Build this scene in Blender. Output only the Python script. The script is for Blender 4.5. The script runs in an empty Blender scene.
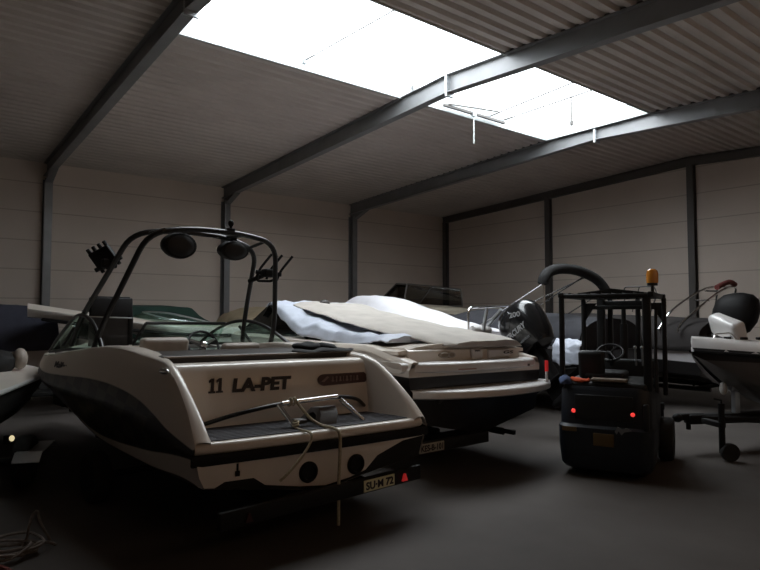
import bpy, bmesh, math, random
from mathutils import Vector, Matrix, noise
R = math.radians
random.seed(7)
SC = bpy.context.scene
COL = SC.collection

# ------------------------------------------------------------------ materials
def new_mat(name):
    m = bpy.data.materials.new(name); m.use_nodes = True
    nt = m.node_tree
    return m, nt, nt.nodes['Principled BSDF']

def mat(name, col, rough=.5, metal=0., noise_amt=.0, scale=5., emit=None, es=0., bump=0., bscale=60., coat=0., spec=.5):
    m, nt, b = new_mat(name)
    b.inputs['Base Color'].default_value = (*col, 1)
    b.inputs['Roughness'].default_value = rough
    b.inputs['Metallic'].default_value = metal
    b.inputs['Specular IOR Level'].default_value = spec
    if coat: b.inputs['Coat Weight'].default_value = coat
    if emit:
        b.inputs['Emission Color'].default_value = (*emit, 1); b.inputs['Emission Strength'].default_value = es
    if noise_amt or bump:
        tc = nt.nodes.new('ShaderNodeTexCoord')
    if noise_amt:
        n = nt.nodes.new('ShaderNodeTexNoise'); n.inputs['Scale'].default_value = scale; n.inputs['Detail'].default_value = 5
        nt.links.new(tc.outputs['Object'], n.inputs['Vector'])
        r = nt.nodes.new('ShaderNodeMapRange'); r.inputs[1].default_value = .3; r.inputs[2].default_value = .7
        r.inputs[3].default_value = 1 - noise_amt; r.inputs[4].default_value = 1 + noise_amt
        nt.links.new(n.outputs['Fac'], r.inputs[0])
        x = nt.nodes.new('ShaderNodeMix'); x.data_type = 'RGBA'; x.blend_type = 'MULTIPLY'; x.inputs[0].default_value = 1
        x.inputs[6].default_value = (*col, 1)
        nt.links.new(r.outputs[0], x.inputs[7]); nt.links.new(x.outputs[2], b.inputs['Base Color'])
    if bump:
        n2 = nt.nodes.new('ShaderNodeTexNoise'); n2.inputs['Scale'].default_value = bscale
        nt.links.new(tc.outputs['Object'], n2.inputs['Vector'])
        bp = nt.nodes.new('ShaderNodeBump'); bp.inputs['Strength'].default_value = bump; bp.inputs['Distance'].default_value = .01
        nt.links.new(n2.outputs['Fac'], bp.inputs['Height']); nt.links.new(bp.outputs[0], b.inputs['Normal'])
    return m

def glass(name, tint, clear=.75, rough=.05):
    m = bpy.data.materials.new(name); m.use_nodes = True; nt = m.node_tree; nt.nodes.clear()
    o = nt.nodes.new('ShaderNodeOutputMaterial'); mx = nt.nodes.new('ShaderNodeMixShader')
    t = nt.nodes.new('ShaderNodeBsdfTransparent'); g = nt.nodes.new('ShaderNodeBsdfGlossy')
    t.inputs['Color'].default_value = (*tint, 1); g.inputs['Roughness'].default_value = rough
    g.inputs['Color'].default_value = (.8, .85, .85, 1)
    mx.inputs[0].default_value = 1 - clear
    nt.links.new(t.outputs[0], mx.inputs[1]); nt.links.new(g.outputs[0], mx.inputs[2]); nt.links.new(mx.outputs[0], o.inputs[0])
    return m

def split_mat(name, z0, k, top, bot, rough=.3, soft=.004, coat=.3):
    """two paint colours, the break at z = z0 + k*x in the boat's own frame"""
    m, nt, b = new_mat(name)
    b.inputs['Roughness'].default_value = rough; b.inputs['Coat Weight'].default_value = coat
    tc = nt.nodes.new('ShaderNodeTexCoord'); sp = nt.nodes.new('ShaderNodeSeparateXYZ')
    nt.links.new(tc.outputs['Object'], sp.inputs[0])
    mu = nt.nodes.new('ShaderNodeMath'); mu.operation = 'MULTIPLY_ADD'; mu.inputs[1].default_value = -k; mu.inputs[2].default_value = -z0
    nt.links.new(sp.outputs['X'], mu.inputs[0])
    ad = nt.nodes.new('ShaderNodeMath'); ad.operation = 'ADD'
    nt.links.new(sp.outputs['Z'], ad.inputs[0]); nt.links.new(mu.outputs[0], ad.inputs[1])
    r = nt.nodes.new('ShaderNodeMapRange'); r.inputs[1].default_value = -soft; r.inputs[2].default_value = soft
    nt.links.new(ad.outputs[0], r.inputs[0])
    x = nt.nodes.new('ShaderNodeMix'); x.data_type = 'RGBA'
    x.inputs[6].default_value = (*bot, 1); x.inputs[7].default_value = (*top, 1)
    nt.links.new(r.outputs[0], x.inputs[0]); nt.links.new(x.outputs[2], b.inputs['Base Color'])
    return m

def panel_mat(name, col, pitch, off):
    """sandwich wall panels: joints every `pitch` metres up the wall"""
    m, nt, b = new_mat(name); b.inputs['Roughness'].default_value = .7
    tc = nt.nodes.new('ShaderNodeTexCoord'); sp = nt.nodes.new('ShaderNodeSeparateXYZ')
    nt.links.new(tc.outputs['Object'], sp.inputs[0])
    def M(op, a, v=None, v2=None):
        n = nt.nodes.new('ShaderNodeMath'); n.operation = op; nt.links.new(a, n.inputs[0])
        if v is not None: n.inputs[1].default_value = v
        if v2 is not None: n.inputs[2].default_value = v2
        return n.outputs[0]
    t = M('FRACT', M('MULTIPLY_ADD', sp.outputs['Z'], 1 / pitch, -off / pitch))
    d = M('ABSOLUTE', M('SUBTRACT', t, .5))
    mask = M('GREATER_THAN', d, .5 - .014 / pitch)
    n = nt.nodes.new('ShaderNodeTexNoise'); n.inputs['Scale'].default_value = .5; n.inputs['Detail'].default_value = 6
    nt.links.new(tc.outputs['Object'], n.inputs['Vector'])
    r = nt.nodes.new('ShaderNodeMapRange'); r.inputs[1].default_value = .3; r.inputs[2].default_value = .7
    r.inputs[3].default_value = .92; r.inputs[4].default_value = 1.06
    nt.links.new(n.outputs['Fac'], r.inputs[0])
    x = nt.nodes.new('ShaderNodeMix'); x.data_type = 'RGBA'; x.blend_type = 'MULTIPLY'; x.inputs[0].default_value = 1
    x.inputs[6].default_value = (*col, 1); nt.links.new(r.outputs[0], x.inputs[7])
    y = nt.nodes.new('ShaderNodeMix'); y.data_type = 'RGBA'; nt.links.new(mask, y.inputs[0])
    nt.links.new(x.outputs[2], y.inputs[6]); y.inputs[7].default_value = (col[0] * .72, col[1] * .70, col[2] * .68, 1)
    nt.links.new(y.outputs[2], b.inputs['Base Color'])
    return m

def floor_mat():
    m, nt, b = new_mat('polished concrete floor')
    tc = nt.nodes.new('ShaderNodeTexCoord')
    n = nt.nodes.new('ShaderNodeTexNoise'); n.inputs['Scale'].default_value = .7; n.inputs['Detail'].default_value = 8
    nt.links.new(tc.outputs['Object'], n.inputs['Vector'])
    cr = nt.nodes.new('ShaderNodeValToRGB')
    cr.color_ramp.elements[0].position = .3; cr.color_ramp.elements[0].color = (.062, .052, .046, 1)
    cr.color_ramp.elements[1].position = .75; cr.color_ramp.elements[1].color = (.115, .10, .092, 1)
    nt.links.new(n.outputs['Fac'], cr.inputs[0]); nt.links.new(cr.outputs[0], b.inputs['Base Color'])
    r = nt.nodes.new('ShaderNodeMapRange'); r.inputs[3].default_value = .62; r.inputs[4].default_value = .8; b.inputs['Specular IOR Level'].default_value = .18
    nt.links.new(n.outputs['Fac'], r.inputs[0]); nt.links.new(r.outputs[0], b.inputs['Roughness'])
    return m

M_WALL = panel_mat('grey sandwich wall panel', (.62, .525, .455), .73, .06)
M_FLOOR = floor_mat()
M_DECK = mat('roof deck sheet', (.52, .46, .415), .6, 0, .08, 1.)
M_ROOF = mat('roof insulation', (.2, .2, .2), .9)
M_STEEL = mat('grey painted steel', (.20, .20, .205), .4, .25, .1, 2.)
M_STEELDARK = mat('dark painted steel', (.09, .08, .075), .5, 0, .1, 2.)
M_GALV = mat('galvanised steel', (.5, .52, .54), .35, .8, .1, 6.)
M_CURB = mat('white skylight curb', (.45, .48, .48), .5)
M_GEL = mat('white gelcoat', (.76, .68, .60), .28, 0, .04, 2., coat=.3)
M_GELW = mat('bright white gelcoat', (.72, .69, .67), .3, 0, .04, 2., coat=.3)
M_BLACK = mat('black plastic', (.008, .007, .007), .6, spec=.25)
M_BLKGLOSS = mat('black gloss cowling', (.010, .010, .011), .2, 0, .0, coat=.5)
M_BLKTUBE = mat('black anodised tube', (.018, .016, .015), .35, .3)
M_RUBBER = mat('tyre rubber', (.014, .013, .013), .8, 0, .2, 12.)
M_VINYLD = mat('dark brown vinyl', (.035, .028, .024), .5, 0, .1, 8.)
M_VINYLB = mat('beige vinyl', (.30, .25, .21), .5, 0, .08, 8.)
M_CHROME = mat('stainless steel', (.78, .78, .78), .15, 1.)
M_MATD = mat('grooved dark deck pad', (.045, .04, .045), .8, 0, .2, 40.)
M_LETTER = mat('dark maroon lettering', (.02, .011, .014), .5)
M_BADGE = mat('dark red badge', (.055, .014, .014), .4)
M_BADGEL = mat('worn pink badge lettering', (.27, .18, .165), .5)
M_SILVER = mat('silver decal', (.36, .36, .37), .4, .2)
M_GLASS = glass('tinted boat glass', (.80, .90, .85), .88)
M_GLASSE = glass('dark cabin glass', (.42, .40, .38), .92)
M_GLASSD = glass('dark smoked glass', (.10, .11, .11), .85)
M_NAVY = mat('navy blue canvas', (.048, .049, .070), .9, 0, .15, 4., bump=.2)
M_GREEN = mat('dark green canvas', (.017, .045, .034), .9, 0, .15, 4., bump=.2)
M_DGREY = mat('dark grey canvas', (.028, .028, .034), .9, 0, .2, 4., bump=.2)
M_DBROWN = mat('brown black canvas', (.022, .018, .017), .9, 0, .2, 4., bump=.2)
M_WHITEC = mat('white canvas', (.70, .68, .71), .85, 0, .06, 3., bump=.15, bscale=30)
M_BLUEC = mat('pale blue tarpaulin', (.52, .55, .63), .5, 0, .1, 5., bump=.25, bscale=18)
M_BEIGEC = mat('beige canvas', (.46, .42, .38), .9, 0, .1, 4., bump=.15)
M_TAN = mat('tan canvas', (.45, .36, .24), .9, 0, .1, 4., bump=.15)
M_CREAM = mat('cream gelcoat', (.60, .53, .42), .4, 0, .05, 2.)
M_BLACKC = mat('black canvas', (.009, .008, .008), .85, 0, .2, 6., bump=.2)
M_TRAILER = mat('black trailer steel', (.009, .008, .0075), .6, 0, .2, 3., spec=.3)
M_ROPED = mat('dirty line', (.17, .14, .12), .85, 0, .25, 40.)
M_ROPE = mat('ecru rope', (.42, .36, .25), .85, 0, .2, 60.)
M_REDROPE = mat('faded red strap', (.20, .05, .04), .8, 0, .2, 30.)
M_PLATE = mat('number plate', (.78, .74, .48), .4, 0, .04, 20.)
M_PLATED = mat('dusty number plate', (.42, .38, .30), .5, 0, .15, 20.)
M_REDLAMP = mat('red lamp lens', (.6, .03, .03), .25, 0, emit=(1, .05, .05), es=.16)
M_REDLAMPS = mat('red tail lamp lens', (.7, .03, .03), .25, 0, emit=(1, .06, .05), es=.9)
M_REDDIM = mat('red reflector', (.55, .03, .02), .3, 0, emit=(1, .04, .03), es=.05)
M_DIMLENS = mat('dull dark red lens', (.05, .006, .005), .5)
M_AMBER = mat('amber beacon lens', (.72, .27, .04), .2, 0, .0, coat=.5)
M_YREFLGLOW = mat('glowing yellow reflector', (.9, .75, .35), .2, 0, emit=(1, .85, .5), es=.7)  # emission stands in for the light a yellow reflector throws back
M_FORK = mat('navy forklift paint', (.006, .008, .013), .5, 0, .15, 3.)
M_FORKD = mat('black forklift steel', (.006, .0055, .0055), .5, 0, .15, 5.)
M_OCHRE = mat('ochre plate', (.10, .055, .012), .6, 0, .1, 10.)
M_ORANGE = mat('orange cloth', (.80, .13, .05), .9, 0, .15, 20.)
M_BLUECL = mat('blue cloth', (.10, .14, .26), .9, 0, .15, 20.)
M_TANB = mat('tan board', (.20, .15, .11), .7, 0, .15, 10.)
M_REDCL = mat('red cloth', (.17, .04, .035), .9, 0, .2, 15.)
M_GOLD = mat('bronze frame', (.20, .13, .06), .4, .5)
M_STRIPE = mat('faded red stripe', (.42, .26, .22), .5)
M_MARK = mat('brown decal', (.26, .20, .14), .5)

# ------------------------------------------------------------------ mesh builder
def catmull(pts, sub=6, closed=False):
    P = [Vector(p) for p in pts]; n = len(P); out = []
    rng = range(n if closed else n - 1)
    for i in rng:
        p1, p2 = P[i], P[(i + 1) % n]
        p0 = P[i - 1] if (i > 0 or closed) else p1 * 2 - p2
        p3 = P[(i + 2) % n] if (i + 2 < n or closed) else p2 * 2 - p1
        for k in range(sub):
            t = k / sub
            out.append(.5 * ((2 * p1) + (p2 - p0) * t + (2 * p0 - 5 * p1 + 4 * p2 - p3) * t * t + (3 * p1 - p0 - 3 * p2 + p3) * t ** 3))
    if not closed: out.append(P[-1])
    return out

def rounded(pts, rad=.1, n=5):
    """polyline with its corners turned into arcs"""
    P = [Vector(p) for p in pts]; out = [P[0]]
    for i in range(1, len(P) - 1):
        a, b, c = P[i - 1], P[i], P[i + 1]
        d1 = min(rad, (a - b).length * .49); d2 = min(rad, (c - b).length * .49)
        s = b + (a - b).normalized() * d1; e = b + (c - b).normalized() * d2
        for k in range(n + 1):
            t = k / n; out.append(s * (1 - t) ** 2 + b * 2 * t * (1 - t) + e * t * t)
    out.append(P[-1]); return out

class MB:
    def __init__(s): s.v = []; s.f = []
    def add(s, v, f):
        o = len(s.v); s.v += [tuple(p) for p in v]; s.f += [tuple(i + o for i in q) for q in f]; return s
    def box(s, c, d, rot=None, bev=0.):
        bm = bmesh.new(); bmesh.ops.create_cube(bm, size=1)
        for v in bm.verts: v.co = Vector((v.co.x * d[0], v.co.y * d[1], v.co.z * d[2]))
        if bev: bmesh.ops.bevel(bm, geom=bm.edges[:], offset=min(bev, min(d) * .45), segments=3, profile=.5, affect='EDGES')
        if rot is not None:
            if not isinstance(rot, Matrix): rot = Matrix.Rotation(rot[2], 3, 'Z') @ Matrix.Rotation(rot[1], 3, 'Y') @ Matrix.Rotation(rot[0], 3, 'X')
            for v in bm.verts: v.co = rot @ v.co
        bm.verts.index_update()
        s.add([v.co + Vector(c) for v in bm.verts], [[v.index for v in f.verts] for f in bm.faces]); bm.free(); return s
    def tube(s, pts, r, n=8, closed=False, cap=True):
        P = [Vector(p) for p in pts]; m = len(P)
        rr = r if isinstance(r, (list, tuple)) else [r] * m
        T = []
        for i in range(m):
            a = P[i - 1] if (i > 0 or closed) else P[i]; b = P[(i + 1) % m] if (i < m - 1 or closed) else P[i]
            t = (b - a); T.append(t.normalized() if t.length > 1e-9 else Vector((0, 0, 1)))
        up = Vector((0, 0, 1)) if abs(T[0].z) < .9 else Vector((1, 0, 0))
        nrm = (up - T[0] * up.dot(T[0])).normalized(); V = []; F = []
        for i in range(m):
            nrm = (nrm - T[i] * nrm.dot(T[i]));
            nrm = nrm.normalized() if nrm.length > 1e-6 else T[i].orthogonal().normalized()
            bn = T[i].cross(nrm)
            for k in range(n):
                a = 2 * math.pi * k / n; V.append(P[i] + (nrm * math.cos(a) + bn * math.sin(a)) * rr[i])
        for i in range(m if closed else m - 1):
            for k in range(n):
                a = i * n + k; b = i * n + (k + 1) % n; j = (i + 1) % m
                F.append((a, b, j * n + (k + 1) % n, j * n + k))
        if cap and not closed:
            F.append(tuple(reversed(range(n)))); F.append(tuple(range((m - 1) * n, m * n)))
        return s.add(V, F)
    def cyl(s, p0, p1, r0, r1=None, n=16):
        return s.tube([p0, p1], [r0, r0 if r1 is None else r1], n)
    def lathe(s, prof, c=(0, 0, 0), axis=(0, 0, 1), n=24):
        A = Vector(axis).normalized(); X = A.orthogonal().normalized(); Y = A.cross(X); V = []; F = []; m = len(prof)
        for r, z in prof:
            for k in range(n):
                a = 2 * math.pi * k / n; V.append(Vector(c) + A * z + (X * math.cos(a) + Y * math.sin(a)) * max(r, 1e-4))
        for i in range(m - 1):
            for k in range(n): F.append((i * n + k, i * n + (k + 1) % n, (i + 1) * n + (k + 1) % n, (i + 1) * n + k))
        F.append(tuple(reversed(range(n)))); F.append(tuple(range((m - 1) * n, m * n)))
        return s.add(V, F)
    def ell(s, c, r, rot=None, n=20, m=12, p=1.):
        V = []; F = []
        for i in range(m + 1):
            th = math.pi * i / m
            for k in range(n):
                a = 2 * math.pi * k / n
                f = lambda x: math.copysign(abs(x) ** p, x)
                q = Vector((r[0] * f(math.sin(th)) * f(math.cos(a)), r[1] * f(math.sin(th)) * f(math.sin(a)), r[2] * f(math.cos(th))))
                if rot is not None: q = rot @ q
                V.append(q + Vector(c))
        for i in range(m):
            for k in range(n): F.append((i * n + k, (i + 1) * n + k, (i + 1) * n + (k + 1) % n, i * n + (k + 1) % n))
        return s.add(V, F)
    def prism(s, poly, h0, h1, fn):
        """poly: 2D outline; fn(a, b, h) -> 3D"""
        n = len(poly); V = [fn(a, b, h0) for a, b in poly] + [fn(a, b, h1) for a, b in poly]
        F = [tuple(reversed(range(n))), tuple(range(n, 2 * n))] + [(i, (i + 1) % n, n + (i + 1) % n, n + i) for i in range(n)]
        return s.add(V, F)
    def grid(s, rows, closed=False, cap0=False, cap1=False):
        m = len(rows); n = len(rows[0]); F = []
        for i in range(m - 1):
            for k in range(n if closed else n - 1):
                F.append((i * n + k, i * n + (k + 1) % n, (i + 1) * n + (k + 1) % n, (i + 1) * n + k))
        if cap0: F.append(tuple(reversed(range(n))))
        if cap1: F.append(tuple(range((m - 1) * n, m * n)))
        return s.add([p for r in rows for p in r], F)
    def build(s, name, m, parent=None, ang=35, solid=0.):
        me = bpy.data.meshes.new(name); me.from_pydata(s.v, [], s.f)
        bm = bmesh.new(); bm.from_mesh(me)
        bmesh.ops.remove_doubles(bm, verts=bm.verts, dist=1e-5)
        bmesh.ops.recalc_face_normals(bm, faces=bm.faces); bm.to_mesh(me); bm.free()
        me.polygons.foreach_set('use_smooth', [True] * len(me.polygons)); me.set_sharp_from_angle(angle=R(ang))
        me.materials.append(m)
        o = bpy.data.objects.new(name, me); COL.objects.link(o)
        if parent: o.parent = parent
        if solid:
            md = o.modifiers.new('thickness', 'SOLIDIFY'); md.thickness = solid; md.offset = -1
        return o

def thing(name, label, cat, loc=(0, 0, 0), rz=0., roll=0., pitch=0., group=None):
    o = bpy.data.objects.new(name, None); COL.objects.link(o); o.empty_display_size = .2
    o.location = loc; o.rotation_euler = (roll, pitch, rz); o['label'] = label; o['category'] = cat
    if group: o['group'] = group
    return o
def tag(o, label, cat, group=None, loc=None, rz=None):
    o['label'] = label; o['category'] = cat
    if group: o['group'] = group
    if loc is not None: o.location = loc
    if rz is not None: o.rotation_euler = (0, 0, rz)
    return o
def struct(o): o['kind'] = 'structure'; return o

def lettering(name, txt, m, parent, origin, xd, yd, width, height, shear=0., bold=.0, th=.003):
    cu = bpy.data.curves.new(name, 'FONT'); cu.body = txt; cu.size = 1; cu.shear = shear; cu.offset = bold; cu.resolution_u = 3
    cu.extrude = .01
    t = bpy.data.objects.new(name, cu); COL.objects.link(t)
    dg = bpy.context.evaluated_depsgraph_get(); dg.update()
    me = bpy.data.meshes.new_from_object(t.evaluated_get(dg)); bpy.data.objects.remove(t)
    me.name = name
    xs = [v.co.x for v in me.vertices]; ys = [v.co.y for v in me.vertices]
    x0, x1, y0, y1 = min(xs), max(xs), min(ys), max(ys)
    X = Vector(xd).normalized(); Y = Vector(yd).normalized(); N = X.cross(Y); Y = N.cross(X)
    for v in me.vertices:
        a = (v.co.x - x0) / (x1 - x0) * width; b = (v.co.y - y0) / (y1 - y0) * height
        v.co = Vector(origin) + X * a + Y * b + N * (th if v.co.z > 0 else 0)
    me.materials.clear(); me.materials.append(m)
    o = bpy.data.objects.new(name, me); COL.objects.link(o); o.parent = parent
    return o

def pchip(xs, ys):
    n = len(xs); h = [xs[i + 1] - xs[i] for i in range(n - 1)]; d = [(ys[i + 1] - ys[i]) / h[i] for i in range(n - 1)]
    m = [0] * n; m[0] = d[0]; m[-1] = d[-1]
    for i in range(1, n - 1):
        m[i] = 0 if d[i - 1] * d[i] <= 0 else 2 * d[i - 1] * d[i] / (d[i - 1] + d[i])
    def f(x):
        if x <= xs[0]: return ys[0]
        if x >= xs[-1]: return ys[-1]
        i = max(k for k in range(n - 1) if xs[k] <= x); t = (x - xs[i]) / h[i]
        return (ys[i] * (1 + 2 * t) * (1 - t) ** 2 + m[i] * h[i] * t * (1 - t) ** 2 + ys[i + 1] * t * t * (3 - 2 * t) + m[i + 1] * h[i] * t * t * (t - 1))
    return f
smooth_ = pchip
def plin(xs, ys):
    def f(x):
        if x <= xs[0]: return ys[0]
        if x >= xs[-1]: return ys[-1]
        i = max(k for k in range(len(xs) - 1) if xs[k] <= x); t = (x - xs[i]) / (xs[i + 1] - xs[i])
        return ys[i] * (1 - t) + ys[i + 1] * t
    return f
def tab(*pairs): return pchip([p[0] for p in pairs], [p[1] for p in pairs])
def lin(a, b, n): return [a + (b - a) * i / (n - 1) for i in range(n)]

# ------------------------------------------------------------------ camera
cam = bpy.data.cameras.new('camera'); cam.sensor_width = 36; cam.lens = 609 / 760 * 36; cam.clip_end = 200
co = bpy.data.objects.new('camera', cam); COL.objects.link(co)
co.location = (0, 0, 1.85); co.rotation_euler = (R(90 + 2.76), 0, R(51.45)); SC.camera = co

# ------------------------------------------------------------------ the hall
XW0, XW1, YW0, YW1 = -17.35, 1.75, -7.0, 17.15
XR = -7.7                                           # ridge
def ztop(x): return 6.19 - .05 * abs(x - XR)        # top of the rafters
SX0, SX1, SY0, SY1 = -8.97, -6.40, 3.06, 12.35      # skylight opening
f_ = MB().box(((XW0 + XW1) / 2, (YW0 + YW1) / 2, -.1), (XW1 - XW0 + .6, YW1 - YW0 + .6, .2)).build('floor', M_FLOOR); struct(f_)
def wall(name, poly, h0, h1, fn): struct(MB().prism(poly, h0, h1, fn).build(name, M_WALL))
wall('wall_left', [(YW0 - .2, 0), (YW1 + .2, 0), (YW1 + .2, ztop(XW0) + .12), (YW0 - .2, ztop(XW0) + .12)], XW0 - .2, XW0, lambda a, b, h: (h, a, b))
WY0, WY1, WZ0, WZ1 = 1.2, 10.8, 3.3, 4.7           # unseen strip window, added to the right wall as warm fill light
wr = MB()
for (ya, yb, za, zb_) in ((YW0 - .2, YW1 + .2, 0, WZ0), (YW0 - .2, YW1 + .2, WZ1, ztop(XW1) + .12), (YW0 - .2, WY0, WZ0, WZ1), (WY1, YW1 + .2, WZ0, WZ1)):
    wr.prism([(ya, za), (yb, za), (yb, zb_), (ya, zb_)], XW1, XW1 + .2, lambda a, b, h: (h, a, b))
struct(wr.build('wall_right', M_WALL))
M_FILLGLASS = bpy.data.materials.new('bronze glazing of added fill window'); M_FILLGLASS.use_nodes = True
nt = M_FILLGLASS.node_tree; nt.nodes.clear()
o_ = nt.nodes.new('ShaderNodeOutputMaterial'); mx = nt.nodes.new('ShaderNodeMixShader'); tb = nt.nodes.new('ShaderNodeBsdfTransparent'); gl = nt.nodes.new('ShaderNodeBsdfGlossy')
tb.inputs[0].default_value = (.30, .225, .155, 1); gl.inputs[0].default_value = (.3, .27, .24, 1); gl.inputs['Roughness'].default_value = .1; mx.inputs[0].default_value = .08
nt.links.new(tb.outputs[0], mx.inputs[1]); nt.links.new(gl.outputs[0], mx.inputs[2]); nt.links.new(mx.outputs[0], o_.inputs[0])
w2 = thing('fill_window_2', 'added fill strip window', 'window'); del w2['label']; del w2['category']; struct(w2)
for k in range(6):
    ya = WY0 + (WY1 - WY0) * k / 6; yb = WY0 + (WY1 - WY0) * (k + 1) / 6
    MB().box((XW1 + .1, (ya + yb) / 2, (WZ0 + WZ1) / 2), (.012, yb - ya, WZ1 - WZ0)).build('pane', M_FILLGLASS, w2)
    MB().box((XW1 + .1, ya, (WZ0 + WZ1) / 2), (.08, .06, WZ1 - WZ0)).build('mullion', M_STEEL, w2)
gab = [(XW0, 0), (XW1, 0), (XW1, ztop(XW1) + .12), (XR, ztop(XR) + .12), (XW0, ztop(XW0) + .12)]
wall('wall_far', gab, YW1, YW1 + .2, lambda a, b, h: (a, h, b))
wall('wall_near', gab, YW0 - .2, YW0, lambda a, b, h: (a, h, b))

def deck_rows(x0, x1, y0, y1):
    """trapezoidal roof sheet, its ribs running along the hall"""
    P = .24; prof = []; x = x0
    while x < x1 - 1e-6:
        for dx, dz in ((0, 0), (.085, 0), (.125, .058), (.20, .058), (.24, 0)):
            if x + dx <= x1 + 1e-6: prof.append((x + dx, ztop(x + dx) + .004 + dz))
        x += P
    lo = [[(a, y, b) for a, b in prof] for y in (y0, y1)]
    return lo
ceil = MB()
for a, b, c, d in ((XW0, SX0, YW0, YW1), (SX1, XW1, YW0, YW1), (SX0, SX1, SY1, YW1), (SX0, SX1, YW0, SY0)):
    ceil.grid(deck_rows(a, b, c, d))
cl = ceil.build('ceiling', M_DECK, ang=20); struct(cl)
roof = MB()
for a, b, c, d in ((XW0 - .3, SX0 - .03, YW0 - .3, YW1 + .3), (SX1 + .03, XW1 + .3, YW0 - .3, YW1 + .3), (SX0 - .03, SX1 + .03, SY1 + .03, YW1 + .3), (SX0 - .03, SX1 + .03, YW0 - .3, SY0 - .03)):
    xs = sorted({a, b} | ({XR} if a < XR < b else set()))
    for p, q in zip(xs[:-1], xs[1:]):
        roof.prism([(p, ztop(p) + .10), (q, ztop(q) + .10), (q, ztop(q) + .26), (p, ztop(p) + .26)], c, d, lambda x, z, y: (x, y, z))
struct(roof.build('ceiling', M_ROOF))

# skylight: curb all round, clear sheets on top
w1 = thing('window_1', 'long ridge skylight', 'window'); del w1['label']; del w1['category']; struct(w1)
zc0, zc1 = 6.10, 6.42
cb = MB()
cb.box((SX0 - .015, (SY0 + SY1) / 2, (zc0 + zc1) / 2), (.03, SY1 - SY0, zc1 - zc0)).box((SX1 + .015, (SY0 + SY1) / 2, (zc0 + zc1) / 2), (.03, SY1 - SY0, zc1 - zc0))
cb.box(((SX0 + SX1) / 2, SY1 + .015, (zc0 + zc1) / 2), (SX1 - SX0 + .06, .03, zc1 - zc0)).box(((SX0 + SX1) / 2, SY0 - .015, (zc0 + zc1) / 2), (SX1 - SX0 + .06, .03, zc1 - zc0))
cb.build('curb', M_CURB, w1)
M_SKYL = bpy.data.materials.new('clear roof sheet'); M_SKYL.use_nodes = True
nt = M_SKYL.node_tree; nt.nodes.clear()
o_ = nt.nodes.new('ShaderNodeOutputMaterial'); mx = nt.nodes.new('ShaderNodeMixShader'); tb = nt.nodes.new('ShaderNodeBsdfTransparent'); tl = nt.nodes.new('ShaderNodeBsdfTranslucent')
tb.inputs[0].default_value = (.94, .97, .98, 1); tl.inputs[0].default_value = (.9, .93, .95, 1); mx.inputs[0].default_value = .2
nt.links.new(tb.outputs[0], mx.inputs[1]); nt.links.new(tl.outputs[0], mx.inputs[2]); nt.links.new(mx.outputs[0], o_.inputs[0])
NP = 4
for i in range(NP):
    y0 = SY0 + (SY1 - SY0) * i / NP; y1 = SY0 + (SY1 - SY0) * (i + 1) / NP
    p = MB(); rows = []
    for y in (y0, y1):
        rows.append([(SX0 + (SX1 - SX0) * k / 10, y, zc1 + .10 * math.sin(math.pi * k / 10)) for k in range(11)])
    p.grid(rows).build('pane', M_SKYL, w1)

# portal frames: rafter pair, posts, ridge plates
def ibeam_prof(w, h, tw=.012, tf=.016):
    a = w / 2; t = tw / 2
    return [(-a, 0), (a, 0), (a, tf), (t, tf), (t, h - tf), (a, h - tf), (a, h), (-a, h), (-a, h - tf), (-t, h - tf), (-t, tf), (-a, tf)]
bays = [-6.6, -1.82, 2.95, 7.75, 12.5]
RH, RW = .34, .17
tn = 0
for Y in bays:
    tn += 1
    fr = thing('trim_%d' % tn, 'steel frame', 'trim', (0, Y, 0)); del fr['label']; del fr['category']; struct(fr)
    for sgn, xe in ((-1, XW0), (1, XW1)):
        pr = ibeam_prof(RW, RH); rows = []
        for x in (XR, xe):
            rows.append([(x, a, ztop(x) - RH + b) for a, b in pr])
        MB().grid(rows, closed=True, cap0=True, cap1=True).build('rafter', M_STEEL, fr)
        # haunch under the eave, then the post against the wall
        xh = xe - sgn * .95; xp = xe - sgn * .30
        zb = lambda x: ztop(x) - RH
        h = MB().prism([(xh, zb(xh)), (xp, zb(xp) - .20), (xe, zb(xe) - .20), (xe, zb(xe)), ], -.006, .006, lambda a, b, q: (a, q, b))
        h.prism([(xh, zb(xh)), (xp, zb(xp) - .20), (xp, zb(xp) - .215), (xh, zb(xh) - .015)], -RW / 2, RW / 2, lambda a, b, q: (a, q, b))
        h.build('haunch', M_STEEL, fr)
        MB().grid([[(x, a, ztop(x) + b) for a, b in ((-.02, 0), (.02, 0), (.02, .057), (-.02, .057))] for x in ((SX0 if sgn < 0 else SX1) if SY0 < Y < SY1 else XR, xe)], closed=True, cap0=True, cap1=True).build('closure_strip', M_STEELDARK, fr)
        pp = ibeam_prof(.18, .28); ph = MB()
        x0 = xe if sgn < 0 else xe - .28
        ph.grid([[(x0 + b, a, z) for a, b in pp] for z in (0, zb(xe) - .1)], closed=True, cap0=True, cap1=True).build('post', M_STEEL, fr)
    rp = MB().box((XR - .012, 0, 6.02 - .01), (.02, .20, .46)).box((XR + .012, 0, 6.02 - .01), (.02, .20, .46))
    for zz in (5.86, 5.95, 6.04, 6.13):
        for yy in (-.06, .06): rp.cyl((XR - .035, yy, zz), (XR + .035, yy, zz), .013, n=6)
    rp.build('ridge_plate', M_GALV, fr)
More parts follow.
